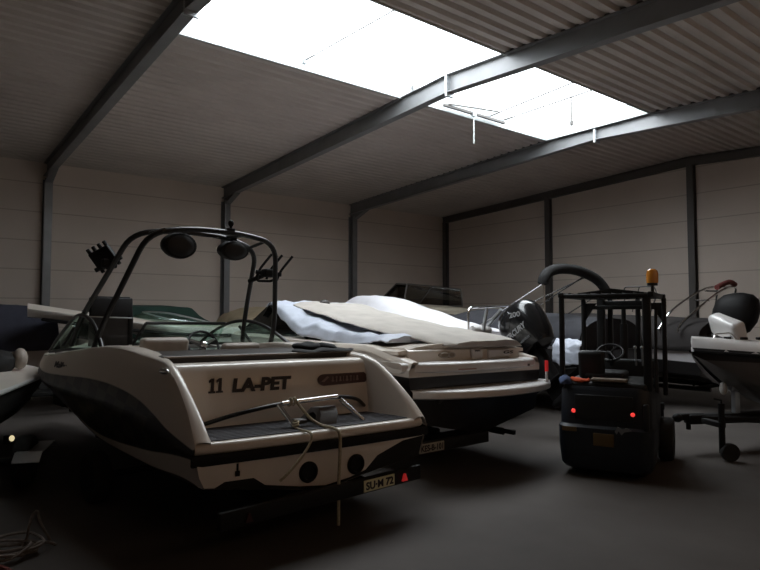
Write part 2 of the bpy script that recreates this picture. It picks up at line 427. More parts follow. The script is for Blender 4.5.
# gable wall frame
tn += 1
fr = thing('trim_%d' % tn, 'gable frame', 'trim', (0, YW1 - .11, 0)); del fr['label']; del fr['category']; struct(fr)
for xe in (XW0, XW1):
    MB().grid([[(x, a, ztop(x) - .24 + b) for a, b in ibeam_prof(.14, .24)] for x in (XR, xe)], closed=True, cap0=True, cap1=True).build('rafter', M_STEELDARK, fr)
for x in (-17.2, -12.34, -7.65, -3.0, 1.5):
    MB().grid([[(x + a, b - .09, z) for a, b in ibeam_prof(.18, .18)] for z in (0, ztop(x) - .24)], closed=True, cap0=True, cap1=True).build('post', M_STEELDARK, fr)

# small things in the skylight
for i, (x, y) in enumerate(((SX0 + .03, 7.98), (SX0 + .6, 12.28), (SX1 - .5, 12.28))):
    b = MB().box((0, 0, .09), (.05, .05, .26)).box((.0, 0, -.03), (.07, .06, .02)).build('skylight_bracket', M_STEEL)
    tag(b, ('short steel bracket on the skylight edge beside the second rafter', 'short steel bracket left of centre on the farthest rafter under the skylight', 'short steel bracket right of centre on the farthest rafter under the skylight')[i], 'bracket', 'skylight brackets', (x, y if i == 0 else 12.45, 6.23))
for i, (ya, yb, lab) in enumerate(((5.45, 5.55, 'thin tie cable across the skylight before the second rafter'), (10.25, 9.95, 'nearer thin tie cable across the far skylight bay'), (10.7, 10.6, 'farther thin tie cable across the far skylight bay'))):
    k = thing('tie_cable', lab, 'cable', (XR, (ya + yb) / 2, 6.2), group='skylight tie cables')
    dy = (yb - ya) / 2
    MB().cyl((SX0 - XR, -dy, .06), (SX1 - XR, dy, .06), .013 if i == 0 else .019, n=6).build('cable', M_STEELDARK, k)
    MB().box((SX0 - XR + .03, -dy, .06), (.06, .05, .10)).build('anchor', M_GALV, k)
    MB().box((SX1 - XR - .03, dy, .06), (.06, .05, .10)).build('anchor', M_GALV, k)
hr = MB().cyl((0, 0, 0), (0, 0, .62), .019, n=8).box((0, 0, .02), (.05, .05, .10)).build('hanging_rod', M_STEELDARK)
tag(hr, 'thin dark upright rod in the far skylight bay by the last rafter', 'rod', loc=(-7.55, 11.3, 5.95))
op = thing('skylight_opener', 'white crank rod and dark opener arm on the left skylight edge', 'crank', (SX0 + .05, 9.6, 6.12))
MB().cyl((0.1, 0, 0), (.1, 0, -.62), .014, n=10).build('crank_rod', M_CURB, op)
MB().box((.06, .1, .05), (.06, 1.9, .05)).build('opener_rail', M_STEELDARK, op)
MB().cyl((.1, -.75, .08), (.35, .5, .12), .018, n=8).build('opener_arm', M_STEELDARK, op)
MB().box((.1, 0, .02), (.07, .09, .09)).build('gearbox', M_GALV, op)

# ------------------------------------------------------------------ generic boat
def place(x, y, yaw):       # bow towards -X, swung `yaw` degrees to port
    return (x, y, 0), math.pi + R(yaw)

class Hull:
    def __init__(s, L, B, zs, zc, zk, bs=.95, t0=.45, p=2.3, tumble=.05):
        s.L, s.B, s.zs, s.zc, s.zk, s.bs, s.t0, s.p, s.tm = L, B, zs, zc, zk, bs, t0, p, tumble
    def half(s, u):
        t = min(max(u / s.L, 0), 1)
        a = s.bs + (1 - s.bs) * min(1, t / max(s.t0, .01))
        if t > s.t0: a *= max(0., 1 - ((t - s.t0) / (1 - s.t0)) ** s.p) ** .8
        return max(s.B * a, .012)
    def ring(s, u):
        b = s.half(u); zs, zc, zk = s.zs(u), s.zc(u), s.zk(u); t = u / s.L
        cb = b * (.9 - .35 * max(0, t - .5)); h = [(0, zk), (cb * .5, zk + (zc - zk) * .5), (cb, zc), (cb + (b - cb) * .25, zc + .03)]
        for q in (.35, .65, .82, .9, 1.): h.append((cb + (b - cb) * min(1, .25 + q), zc + (zs - zc) * q))
        h[-1] = (b - s.tm * (1 - t), zs)
        return [(u, y, z) for y, z in h] + [(u, -y, z) for y, z in reversed(h[1:])]
    def build(s, parent, m, name='hull', n=30):
        us = [s.L * (1 - (1 - i / (n - 1)) ** 1.25) for i in range(n)]
        mb = MB(); rows = [s.ring(u) for u in us]; mb.grid(rows, cap0=True)
        mb.build(name, m, parent, 30)
        return us
    def deck(s, parent, m, u0=0., u1=None, name='deck', crown=.05, dz=.003):
        u1 = s.L if u1 is None else u1; mb = MB(); rows = []
        for u in lin(u0, u1, 16):
            b = max(s.half(u) - s.tm * (1 - u / s.L), .012) + .004; z = s.zs(u) + dz
            rows.append([(u, -b, z - .03)] + [(u, b * k, z + crown * (1 - k * k)) for k in lin(-1, 1, 9)] + [(u, b, z - .03)])
        return mb.grid(rows, cap0=True, closed=True).build(name, m, parent, 35)

def cover(name, stations, m, wr=.02, ws=3., nu=26, nv=18, thick=.012, seed=0., cap=True, sharp=False):
    pchip = plin if sharp else smooth_
    """a cloth over a boat: stations (u, [(y, z) x k]); stretched smoothly between them and slightly wrinkled"""
    k = len(stations[0][1]); us = [s[0] for s in stations]
    fy = [pchip(us, [s[1][j][0] for s in stations]) for j in range(k)]; fz = [pchip(us, [s[1][j][1] for s in stations]) for j in range(k)]
    rows = []
    for u in lin(us[0], us[-1], nu):
        pl = [Vector((u, fy[j](u), fz[j](u))) for j in range(k)]
        tt = list(range(k)); cy = pchip(tt, [p.y for p in pl]); cz = pchip(tt, [p.z for p in pl]); row = []
        for q in lin(0, k - 1, nv):
            p = Vector((u, cy(q), cz(q))); e = noise.noise(p * ws + Vector((seed, 0, 0))); e2 = noise.noise(p * ws * 2.3 + Vector((0, seed, 5)))
            row.append((p.x, p.y + .3 * wr * e2, p.z + wr * e + .4 * wr * e2))
        rows.append(row)
    return MB().grid(rows, cap0=cap, cap1=cap).build(name, m, None, 60, solid=thick)

def wheel(mb_t, mb_r, c, r, w, axis=(0, 1, 0)):
    A = Vector(axis); s = r * .12
    mb_t.lathe([(r * .55, -w / 2), (r * .93, -w / 2), (r, -w / 2 + s), (r, w / 2 - s), (r * .93, w / 2), (r * .55, w / 2)], c, A, 28)
    mb_r.lathe([(.03, -w * .3), (r * .35, -w * .34), (r * .56, -w * .46), (r * .56, w * .46), (r * .35, w * .34), (.03, w * .3)], c, A, 20)

def trailer(label, loc, rz, L, wu, wy, r=.26, zb=.34, bar=(-1.05, 1.05), plate=None, plate_y=.55, lamp=None, hull=None, tilt=0):
    t = thing('boat_trailer', label, 'trailer', loc, rz)
    fr = MB()
    for sy in (-1, 1):
        fr.tube([(.05, sy * .5, zb), (L * .62, sy * .5, zb), (L + .35, sy * .05, zb + .06)], .045, 6)
    for u in (.35, wu - .5, wu + .6, L * .62): fr.box((u, 0, zb), (.08, 1.1, .07))
    fr.build('frame', M_TRAILER, t)
    MB().cyl((wu, -wy, r), (wu, wy, r), .035).build('axle', M_TRAILER, t)
    for sy in (-1, 1):
        a, b = MB(), MB(); wheel(a, b, (wu, sy * wy, r), r, .16)
        w = a.build('wheel', M_RUBBER, t); b.build('rim', M_GALV, w)
    if hull:
        bk = MB()
        for sy in (-1, 1):
            zz = lambda u: hull.zk(u) + (hull.zc(u) - hull.zk(u)) * .5 / .9 * (.5 / (.5 * hull.half(u))) if False else hull.zk(u) + (hull.zc(u) - hull.zk(u)) * min(1, .42 / (hull.half(u) * .9))
            bk.tube([(u, sy * .42, zz(u) - .055) for u in lin(.3, L * .55, 6)], .04, 6)
            for u in (.4, wu + .6, L * .5): bk.cyl((u, sy * .46, zb), (u, sy * .42, zz(u) - .05), .025, n=6)
        bk.build('bunk', M_BLACKC, t)
    MB().box((L + .45, 0, zb + .07), (.35, .09, .09), bev=.02).ell((L + .66, 0, zb + .06), (.07, .06, .06)).cyl((L + .5, 0, zb + .05), (L + .5, 0, zb - .1), .03).build('coupling', M_TRAILER, t)
    if bar:
        MB().box((-.12, (bar[0] + bar[1]) / 2, zb + .03), (.05, bar[1] - bar[0], .13), bev=.01).build('light_bar', M_TRAILER, t)
        for q in (.5, -.5): MB().box((-.02, q, zb + .01), (.2, .05, .05)).build('bar_bracket', M_TRAILER, t)
        if plate:
            pl = MB().box((-.155, -plate_y, zb + .03), (.012, .37, .10), bev=.004).build('number_plate', plate[1], t)
            lettering('plate_lettering', plate[0], M_LETTER, pl, (-.1625, -plate_y + .165, zb - .005), (0, -1, 0), (0, 0, 1), .33, .07, bold=.03)
        for sy in ((-1, 1) if lamp else ()):
            MB().prism([(-.032, 0), (.032, 0), (.008, .065), (-.008, .065)], -.165, -.14, lambda a, b, h: (h, sy * .82 + a, zb - .01 + b)).build('lamp', lamp if (lamp and sy < 0) else M_DIMLENS, t)
    return t

def outboard(mb, s=1.): pass

# ------------------------------------------------------------------ boat A: the wakeboard boat in front
locA, rzA = place(-4.41, 2.905, 4.5)
A = thing('wakeboard_boat', 'white wakeboard boat marked 11 LA-PET with a black tower, nearest in front', 'boat', locA, rzA, roll=R(.6))
a_sh = tab((0, .86), (.12, 1.00), (.25, 1.12), (.4, 1.24), (.55, 1.34), (.75, 1.42), (1.2, 1.46), (2, 1.51), (3, 1.44), (4, 1.34), (5, 1.30), (5.8, 1.29), (6.3, 1.28))
a_br = tab((0, 1.15), (.8, 1.19), (2, 1.21), (3.2, 1.21), (4, 1.17), (4.8, 1.03), (5.5, .76), (6, .42), (6.3, .05))
a_bs = tab((0, 1.13), (.3, 1.09), (.8, 1.06), (2, 1.07), (3.2, 1.09), (4, 1.08), (4.8, .97), (5.5, .72), (6, .40), (6.3, .05))
a_rz = tab((0, .80), (.5, .84), (1, .92), (2, .98), (3, 1.0), (4, 1.04), (5, 1.12), (6.3, 1.22))
a_cz = tab((0, .53), (1, .55), (2, .58), (3, .64), (4, .75), (5, .92), (6, 1.08), (6.3, 1.16))
a_cb = tab((0, 1.06), (1, 1.09), (2, 1.09), (3, 1.02), (4, .85), (4.8, .62), (5.5, .38), (6, .16), (6.3, .02))
a_kz = tab((0, .36), (2, .36), (3, .40), (4, .52), (5, .76), (5.6, .94), (6, 1.06), (6.3, 1.14))
def a_ring(u):
    zs, br, bs, rz, cz, cb, kz = a_sh(u), a_br(u), a_bs(u), a_rz(u), a_cz(u), a_cb(u), a_kz(u)
    h = [(0, kz), (cb * .5, kz + (cz - kz) * .52), (cb, cz), (cb + .02, cz + .03), (cb + (br - cb) * .7, cz + (rz - cz) * .55), (br, rz - .03), (br + .012, rz)]
    for q in (.12, .3, .5, .7, .86, 1): h.append((br + (bs - br) * q ** 2, rz + max(zs - rz, .03) * q))
    return [(u, -y, z) for y, z in reversed(h[1:])] + [(u, y, z) for y, z in h]

def hullA_mat():
    m, nt, b = new_mat('white hull with dark swoosh graphic')
    b.inputs['Roughness'].default_value = .42; b.inputs['Coat Weight'].default_value = .08
    tc = nt.nodes.new('ShaderNodeTexCoord'); sp = nt.nodes.new('ShaderNodeSeparateXYZ'); nt.links.new(tc.outputs['Object'], sp.inputs[0])
    L = nt.links
    def curve(pts):
        x = nt.nodes.new('ShaderNodeMath'); x.operation = 'DIVIDE'; x.inputs[1].default_value = 7.; L.new(sp.outputs['X'], x.inputs[0])
        c = nt.nodes.new('ShaderNodeFloatCurve'); cu = c.mapping.curves[0]
        P = [(u / 7, z / 2) for u, z in pts]
        cu.points[0].location = P[0]; cu.points[1].location = P[-1]
        for p in P[1:-1]: cu.points.new(*p)
        c.mapping.update(); L.new(x.outputs[0], c.inputs['Value'])
        y = nt.nodes.new('ShaderNodeMath'); y.operation = 'MULTIPLY'; y.inputs[1].default_value = 2.; L.new(c.outputs[0], y.inputs[0])
        return y.outputs[0]
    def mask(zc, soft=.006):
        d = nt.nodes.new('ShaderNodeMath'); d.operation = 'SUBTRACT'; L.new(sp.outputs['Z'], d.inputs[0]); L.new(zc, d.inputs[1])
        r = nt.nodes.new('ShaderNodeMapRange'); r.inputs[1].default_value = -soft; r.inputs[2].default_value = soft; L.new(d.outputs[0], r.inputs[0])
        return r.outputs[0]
    up = mask(curve([(0, .805), (.25, .86), (.52, .93), (.8, 1.03), (1.1, 1.11), (1.6, 1.175), (2.1, 1.195), (3.3, 1.16), (4, 1.14), (5, 1.18), (7, 1.24)]))
    lo = mask(curve([(0, .745), (.25, .755), (1.06, .69), (2, .655), (2.5, .68), (3, .76), (4, .92), (5, 1.05), (7, 1.22)]))
    ch = mask(curve([(0, .40), (.14, .40), (.2, .545), (1, .56), (2, .59), (3, .65), (4, .76), (5, .92), (7, 1.2)]))  # below the chine the shade under the hull is painted dark
    ck = nt.nodes.new('ShaderNodeTexChecker'); ck.inputs['Scale'].default_value = 1
    mp = nt.nodes.new('ShaderNodeMapping'); mp.inputs['Scale'].default_value = (4.2, 0, 7.); mp.inputs['Rotation'].default_value = (0, R(12), 0)
    L.new(tc.outputs['Object'], mp.inputs[0]); L.new(mp.outputs[0], ck.inputs['Vector'])
    ck.inputs['Color1'].default_value = (.011, .008, .008, 1); ck.inputs['Color2'].default_value = (.055, .042, .036, 1)
    um = nt.nodes.new('ShaderNodeMapRange'); um.inputs[1].default_value = .75; um.inputs[2].default_value = .9; L.new(sp.outputs['X'], um.inputs[0])
    def mix(f, a, bb):
        x = nt.nodes.new('ShaderNodeMix'); x.data_type = 'RGBA'; L.new(f, x.inputs[0])
        for i, c in ((6, a), (7, bb)):
            if isinstance(c, tuple): x.inputs[i].default_value = (*c, 1)
            else: L.new(c, x.inputs[i])
        return x.outputs[2]
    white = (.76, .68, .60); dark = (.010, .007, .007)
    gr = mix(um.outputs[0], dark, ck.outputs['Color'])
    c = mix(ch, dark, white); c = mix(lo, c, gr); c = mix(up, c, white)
    L.new(c, b.inputs['Base Color'])
    return m
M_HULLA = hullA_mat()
ua = [0, .06, .12, .2, .3, .4, .5, .62, .75, .9, 1.1, 1.4, 1.7, 2, 2.4, 2.8, 3.2, 3.6, 4, 4.3, 4.6, 4.9, 5.2, 5.5, 5.75, 6, 6.15, 6.3]
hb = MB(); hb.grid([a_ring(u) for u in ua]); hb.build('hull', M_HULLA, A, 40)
# lower transom, the white face under the rim
kz0, cz0 = a_kz(0), a_cz(0)
tr = MB(); cbx = a_cb(0)
out = [(-1.13, .76), (1.13, .76), (1.10, .62), (1.06, .54), (.98, .53), (.9, .565), (.66, .56), (.56, .49), (.25, .43), (0, .40), (-.25, .43), (-.42, .47), (-.55, .58), (-.85, .68), (-1.1, .70)]
tr.prism(out, -.012, .03, lambda a, b, h: (h, a, b)).build('stern_panel', M_GEL, A)
MB().prism([(-1.12, .74), (1.12, .74), (1.05, .53), (0, .37), (-1.05, .53)], -.006, .05, lambda a, b, h: (h, a, b)).build('lower_transom', M_TRAILER, A)
# gunwale: outer sheer, crown, inner wall down to the platform or cockpit sole
for sy in (1, -1):
    rows = []
    for u in [0, .05, .12, .2, .3, .4, .5, .6, .62, .75, .9, 1.1, 1.4, 1.8, 2.2, 2.7, 3.2, 3.7, 4.2]:
        b = a_bs(u); z = a_sh(u); w = .075 + .055 * max(0, 1 - u / .55) ** 2 + .16 * min(1, max(0, (u - .7) / .8)); fl = .80 if u < .65 else .72
        rows.append([(u, sy * (b + .004), z - .03), (u, sy * (b + .002), z), (u, sy * (b - .02), z + .018), (u, sy * (b - w * .6), z + .018), (u, sy * (b - w + .012), z + .008), (u, sy * (b - w), z - .015), (u, sy * (b - w - .03), min(z - .02, fl + .05)), (u, sy * (b - w - .05), fl - .02)])
    MB().grid(rows).build('gunwale', M_GEL, A, 50)
# swim platform slab with a soft curved stern edge
pl = []
for y in lin(-1.12, 1.12, 19): pl.append((-.03 * (1 - (y / 1.13) ** 2) - .005 + .03 * abs(y / 1.12) ** 10, y))
rows = []
for z, off in ((.775, .03), (.79, .008), (.81, 0), (.835, 0), (.858, .012), (.865, .04), (.862, .075)):
    rows.append([(u + off, y * (1 - off * .25), z) for u, y in pl])
rows.append([(.66, y * .96, .862) for u, y in pl]); rows.append([(.66, y * .96, .775) for u, y in pl]); rows.append(rows[0])
MB().grid(rows).build('swim_platform', M_GEL, A, 50)
MB().grid([[(u - .004, y * 1.005, .70), ] + [(u - .014, y * 1.01, .74), (u - .006, y * 1.005, .780), (u + .03, y, .778), (u + .03, y, .702)] for u, y in [(-.005 - .03 * (1 - (q / 1.13) ** 2), q) for q in lin(-1.15, 1.15, 15)]], closed=True, cap0=True, cap1=True).build('rub_rail', M_BLACK, A)
pm = MB(); mo = []
for y in lin(-1.0, 1.0, 15): mo.append((.085 - .03 * (1 - (y / 1.1) ** 2), y))
outm = [(u, y) for u, y in mo] + [(.62, .93), (.62, -.93)]
pm.prism(outm, .862, .870, lambda a, b, h: (a, b, h))
for x in lin(.12, .58, 9): pm.box((x, 0, .871), (.022, 1.8, .006))
pm.build('platform_mat', M_MATD, A)
# aft bulkhead carrying the registration and the engine hatch behind it
prof = [(.60, .80), (.615, .90), (.66, 1.15), (.70, 1.34), (.72, 1.385), (.76, 1.405), (.86, 1.41), (1.9, 1.40), (1.9, .75)]
hw = lambda z: .99 + .0 * z
bk = MB(); bk.prism(prof, -1.0, 1.0, lambda a, b, h: (a, h, b)); bk.build('aft_bulkhead', M_GEL, A, 40)
up_t = (.165, 0, .986)
def on_t(y, z): return (.612 + (z - .88) * .182 - .010, y, z)
rl = lettering('registration_lettering', 'LA-PET', M_LETTER, A, on_t(.50, 1.152), (0, -1, -.01), up_t, .60, .125, shear=.16, bold=.05)
for y0 in (.715, .645):
    nb = MB(); h0 = 1.158
    nb.prism([(y0, h0), (y0 - .062, h0), (y0 - .062, h0 + .016), (y0 - .05, h0 + .016), (y0 - .062, h0 + .125), (y0 - .036, h0 + .125), (y0 - .012, h0 + .108), (y0 - .012, h0 + .088), (y0 - .032, h0 + .094), (y0 - .021, h0 + .016), (y0, h0 + .016)], 0, .004, lambda a, b, h: (on_t(a, b)[0] + .004 - h, a, b))
    nb.build('registration_numeral', M_LETTER, A)
# oval badge right of the lettering
bd = MB(); pts = []
yc0, yc1, hh = -.46, -.97, .048
for k in range(13):
    a = math.pi / 2 + math.pi * k / 12; pts.append((yc0 - math.cos(a) * .075 * -1 * -1 + 0, 1.215 + math.sin(a) * hh * 1.15))
pts = [(yc0 + .07 * math.sin(math.pi * k / 12), 1.21 + .055 * math.cos(math.pi * k / 12)) for k in range(13)] + [(yc1 + .02, 1.165), (yc1, 1.185), (yc1, 1.245), (yc1 + .02, 1.265)]
bd.prism(pts, 0, .006, lambda a, b, h: (on_t(a, b)[0] - h + .004, a, b))
bo = bd.build('badge', M_BADGE, A)
sw = MB()
sw.prism([(-.425, 1.195), (-.455, 1.190), (-.52, 1.235), (-.50, 1.245)], 0, .004, lambda a, b, h: (on_t(a, b)[0] - .003 - h, a, b))
yy = -.545
for w_, hgt in ((.03, .05), (.022, .055), (.03, .045), (.012, .05), (.032, .05), (.028, .055), (.012, .05), (.034, .05)):
    sw.box((on_t(yy - w_ / 2, 1.213)[0] - .005, yy - w_ / 2, 1.213), (.005, w_ * .55, hgt)); sw.box((on_t(yy - w_ / 2, 1.213)[0] - .005, yy - w_ / 2, 1.213 + (.018 if hgt > .05 else -.016)), (.005, w_ * .95, .012)); yy -= w_ + .018
sw.build('badge_lettering', M_BADGEL, bo)
# sun pad on the hatch, with a pale piping along its front edge
MB().box((1.42, 0, 1.428), (.98, 2.02, .085), bev=.03).build('sun_pad', M_VINYLD, A)
MB().tube([(.93, y, 1.463) for y in lin(-1.0, 1.0, 5)], .009, 6).build('pad_piping', M_VINYLB, A)
# cockpit: sole, seats, dashboards
MB().box((3.1, 0, .70), (2.5, 1.7, .06)).build('cockpit_sole', M_VINYLD, A)
def seat(u, v, w, name, h=1.56):
    e = MB().box((u + .28, v, 1.05), (.5, w, .14), bev=.05).build(name, M_VINYLB, A)
    MB().box((u, v, 1.34), (.14, w, h - 1.12), rot=(0, R(-8), 0), bev=.05).build('backrest', M_VINYLB, e)
    MB().box((u + .28, v, .86), (.36, w * .7, .30), bev=.03).build('seat_base', M_VINYLD, e)
seat(2.75, .24, .56, 'observer_seat', 1.60); seat(2.5, -.62, .5, 'driver_seat', 1.46)
MB().prism([(3.55, .95), (3.5, 1.30), (3.62, 1.40), (4.1, 1.43), (4.3, 1.38), (4.3, .72), (3.9, .72)], -.98, -.28, lambda a, b, h: (a, h, b)).build('dashboard', M_VINYLD, A)
MB().prism([(3.6, .95), (3.6, 1.32), (4.3, 1.36), (4.3, .72), (3.9, .72)], .28, .98, lambda a, b, h: (a, h, b)).build('side_console', M_VINYLD, A)
ax = Vector((-.85, 0, .5)).normalized(); X = Vector((0, 1, 0)); Yv = ax.cross(X); c0 = Vector((3.42, -.60, 1.44))
st = MB().tube([c0 + (X * math.cos(a) + Yv * math.sin(a)) * .215 for a in lin(0, 2 * math.pi, 33)[:-1]], .018, 8, closed=True).build('steering_wheel', M_BLACK, A)
sk = MB()
for a in (R(90), R(205), R(335)): sk.tube([c0, c0 + (X * math.cos(a) + Yv * math.sin(a)) * .20], [.04, .022], 8)
sk.ell(c0 + ax * .01, (.06, .06, .06)).cyl(c0, c0 - ax * .16, .025); sk.build('wheel_spokes', M_CHROME, st)
# foredeck and bow
rows = []
for u in lin(4.2, 6.3, 12):
    b = a_bs(u) + .004; z = a_sh(u) + .004
    rows.append([(u, -b, z - .04)] + [(u, b * k, z + .10 * (1 - k * k)) for k in lin(-1, 1, 9)] + [(u, b, z - .04)])
MB().grid(rows, closed=True, cap0=True).build('foredeck', M_GEL, A)
# windscreen: two side arches with glass and the open-centre front frame
for sy, nm in ((1, 'port'), (-1, 'starboard')):
    y0 = sy * 1.01
    arch = [(1.95, y0, 1.46), (2.25, y0, 1.60), (2.6, y0 * .99, 1.72), (3.0, y0 * .97, 1.775), (3.4, y0 * .95, 1.74), (3.85, y0 * .93, 1.60), (4.15, y0 * .90, 1.44)]
    if sy > 0: arch = [(2.5, y0, 1.47), (2.62, y0, 1.60), (2.85, y0, 1.76), (3.2, y0 * .99, 1.83), (3.55, y0 * .98, 1.79), (4.1, y0 * .985, 1.55), (4.55, y0 * .96, 1.36)]
    ar = catmull(arch, 6)
    base = [(arch[0][0], y0, arch[0][2]), ((arch[0][0] + arch[-1][0]) / 2, y0 * 1.0, (arch[0][2] + arch[-1][2]) / 2 + .015), (arch[-1][0], arch[-1][1], arch[-1][2])]
    fr = MB().tube(ar, .022, 8).tube(catmull(base, 6), .02, 6)
    um = arch[3][0] + .1 * sy; fr.tube([(um + .25 * (1 if sy < 0 else .9), y0 * .97, 1.70 if sy < 0 else 1.70), (um - .05 if sy < 0 else um + .55, y0, 1.46)], .02, 6)
    fo = fr.build('windscreen_frame', M_BLKTUBE, A)
    n = len(ar); bs_ = [Vector(base[0]) * (1 - t) + Vector(base[2]) * t for t in lin(0, 1, n)]
    MB().grid([[p for p in ar], bs_]).build('windscreen_glass', M_GLASS, fo, solid=.006)
fy = [(3.62, .10), (3.66, -.25), (3.6, -.6), (3.42, -.92)]
topf = catmull([(u, y, 1.735) for u, y in fy], 6); botf = catmull([(u + .22, y - (.0 if i else -.08), 1.46) for i, (u, y) in enumerate(fy)], 6)
fo = MB().tube(topf, .02, 8).tube(botf, .02, 8).tube([topf[0], botf[0]], .02, 8).build('windscreen_frame', M_BLKTUBE, A)
MB().grid([topf, botf]).build('windscreen_glass', M_GLASS, fo, solid=.006)
# dark folded screen behind the port arch: a black upper board over a smoked pane
scr = MB().box((3.28, .66, 1.93), (.05, .50, .22), rot=(0, R(6), R(3)), bev=.012).box((3.30, .66, 2.045), (.03, .44, .02), bev=.005)
scr.box((3.29, .425, 1.66), (.05, .05, .36), bev=.01)
so = scr.build('folding_screen', M_BLACK, A)
MB().box((3.30, .67, 1.65), (.02, .46, .36)).build('screen_pane', M_BLKGLOSS, so)
MB().tube([(3.25, .91, 1.815), (3.25, .42, 1.80)], .008, 6).build('screen_strip', M_GALV, so)
# tower
tw = MB(); r = .03
aft = rounded([(2.68, 1.04, 1.46), (2.52, 1.0, 1.75), (2.0, .76, 2.69), (1.93, .30, 2.765), (1.93, -.30, 2.765), (1.97, -.76, 2.70), (2.30, -.98, 1.75), (2.42, -1.0, 1.48)], .22, 6)
fwd = rounded([(3.5, 1.02, 1.48), (3.28, .99, 1.80), (2.38, .78, 2.72), (2.30, .30, 2.775), (2.30, -.30, 2.765), (2.40, -.76, 2.65), (2.98, -.96, 1.84), (3.1, -1.0, 1.50)], .22, 6)
tw.tube(aft, r, 10).tube(fwd, r, 10)
for y in (.62, .3, -.3, -.62): tw.tube([(1.94, y, 2.75 if abs(y) < .5 else 2.72), (2.31, y, 2.765 if abs(y) < .5 else 2.72 - (.05 if y < 0 else 0))], .02, 8)
for sy in (1, -1):
    tw.box((2.42, sy * 1.01, 1.48), (.14, .08, .04), bev=.01)
T = tw.build('wakeboard_tower', M_BLKTUBE, A)
for y, wz, w, hz in ((.34, 2.60, .195, 1.0), (-.33, 2.60, .185, .80)):
    sp_ = MB(); sp_.lathe([(.02, -.16), (.08, -.155), (.12, -.12), (.14, -.04), (.145, .02), (.138, .05), (.12, .06)], (2.2, y, wz), (-1, 0, -.12), 28)
    for i, v in enumerate(sp_.v): sp_.v[i] = (v[0], y + (v[1] - y) * w / .145, wz + (v[2] - wz) * hz)
    sp_.box((2.2, y, wz + .16), (.06, .06, .10), bev=.01)
    so = sp_.build('speaker', M_BLACK, T)
    g = MB().lathe([(.01, .012), (.06, .016), (.11, .004), (.122, -.004)], (2.2 - .06, y, wz - .008), (-1, 0, -.12), 24)
    for i, v in enumerate(g.v): g.v[i] = (v[0], y + (v[1] - y) * w / .15, wz + (v[2] - wz) * hz)
    g.build('speaker_grille', M_FORKD, so)
for sy, cu_, cz_ in ((1, 2.78, 2.40), (-1, 2.30, 2.37)):
    rk = MB(); c = Vector((cu_, sy * .88, cz_)); d = Vector((.15, sy * .45, .55)).normalized() if sy > 0 else Vector((-.1, sy * .28, .60)).normalized()
    s_ = d.cross(Vector((0, sy, 0))).normalized() if sy > 0 else Vector((.92, -.3, 0)).normalized()
    s_ = Vector((-.75, sy * .35, 0)).normalized() if sy > 0 else Vector((.55, sy * .85, 0)).normalized()
    d = Vector((.41, .44, .80)).normalized() if sy > 0 else Vector((-.31, -.33, .9)).normalized()
    s_ = Vector((-.60, -.64, .48)).normalized() if sy > 0 else Vector((-.66, -.70, -.1)).normalized()
    rk.box(c, (.12, .16, .10), bev=.02)
    rk.tube([c + s_ * -.16, c + s_ * .16], .026, 8)
    if sy > 0:
        for q in (-.10, -.034, .034, .10): rk.tube([c + s_ * q - d * .06, c + s_ * q + d * .25], .022, 8)
        rk.box(c + d * .08, (.10, .24, .22), rot=Matrix(((d.cross(s_)).normalized(), s_, d)).transposed(), bev=.02)
    else:
        for q in (-.13, .0, .13):
            rk.tube(rounded([c + s_ * q - d * .06 + Vector((0, 0, -.02)), c + s_ * q + d * .05, c + s_ * (q + .05) + d * .26], .05), .016, 8)
        rk.tube(rounded([c + s_ * -.12 - d * .02, c + s_ * -.10 - d * .12, c + s_ * .1 - d * .10, c + s_ * .12], .05), .016, 8)
        rk.tube([c, (2.62, -.80, 2.28)], .03, 8)
    rk.build('board_rack', M_BLACK, T)
MB().cyl((1.93, -.14, 2.77), (1.93, -.14, 2.85), .016).ell((1.93, -.14, 2.87), (.032, .032, .04)).box((1.93, -.14, 2.80), (.05, .09, .03), bev=.01).build('navigation_light', M_BLACK, T)
# small hardware
MB().ell((.62, 1.115, 1.37), (.085, .025, .03)).box((.62, 1.10, 1.365), (.05, .04, .03), bev=.01).build('cleat', M_CHROME, A)
for y in (.17, -.31):
    MB().lathe([(.055, -.03), (.085, -.025), (.088, .01), (.075, .025), (.062, .025), (.057, .004), (.004, .004)], (-.015, y, .535), (-1, 0, 0), 24).build('exhaust_outlet', M_BLACK, A)
MB().box((-.016, .80, .615), (.012, .035, .04)).cyl((-.014, .80, .62), (-.014, .80, .69), .008, n=6).build('drain_fitting', M_BLACK, A)
# stern grab rail: dark hoop from the bulkhead, bright bar and two legs
gr = MB().tube(catmull([(.62, .78, .90), (.50, .55, .98), (.36, .24, 1.055), (.33, -.05, 1.075), (.34, -.40, 1.08), (.45, -.68, 1.03), (.63, -.92, .93)], 8), .018, 8).build('grab_rail', M_BLKTUBE, A)
MB().cyl((.315, .22, 1.068), (.32, -.36, 1.09), .02).build('rail_bar', M_CHROME, gr)
for y, yf in ((.24, .17), (-.40, -.55)):
    MB().cyl((.33, y, 1.06), (.18, yf, .872), .02).build('rail_leg', M_CHROME, gr)
MB().prism([(.50, .872), (.40, 1.00), (.30, 1.01), (.22, .96), (.17, .872), (.23, .872), (.28, .945), (.33, .965), (.38, .955), (.43, .872)], -.24, -.06, lambda a, b, h: (a, h - (b - .87) * .6, b)).box((.38, .0, .89), (.12, .1, .04), bev=.015).build('tow_bracket', M_STEELDARK, A)
lettering('bow_script', 'Malibu', M_LETTER, A, (3.62, 1.163, 1.225), (-1, 0, 0), (0, -.1, 1), .46, .075, shear=.35, bold=.02, th=.004)

SKEW = .10
def skew_x(x): return SKEW * min(1, max(0, (2.2 - x) / 1.5))
for o in A.children_recursive:
    if o.type == 'MESH' and o.name.split('.')[0] not in ('wakeboard_tower', 'speaker', 'speaker_grille', 'board_rack', 'navigation_light'):
        for v in o.data.vertices: v.co.x += skew_x(v.co.x) * v.co.y

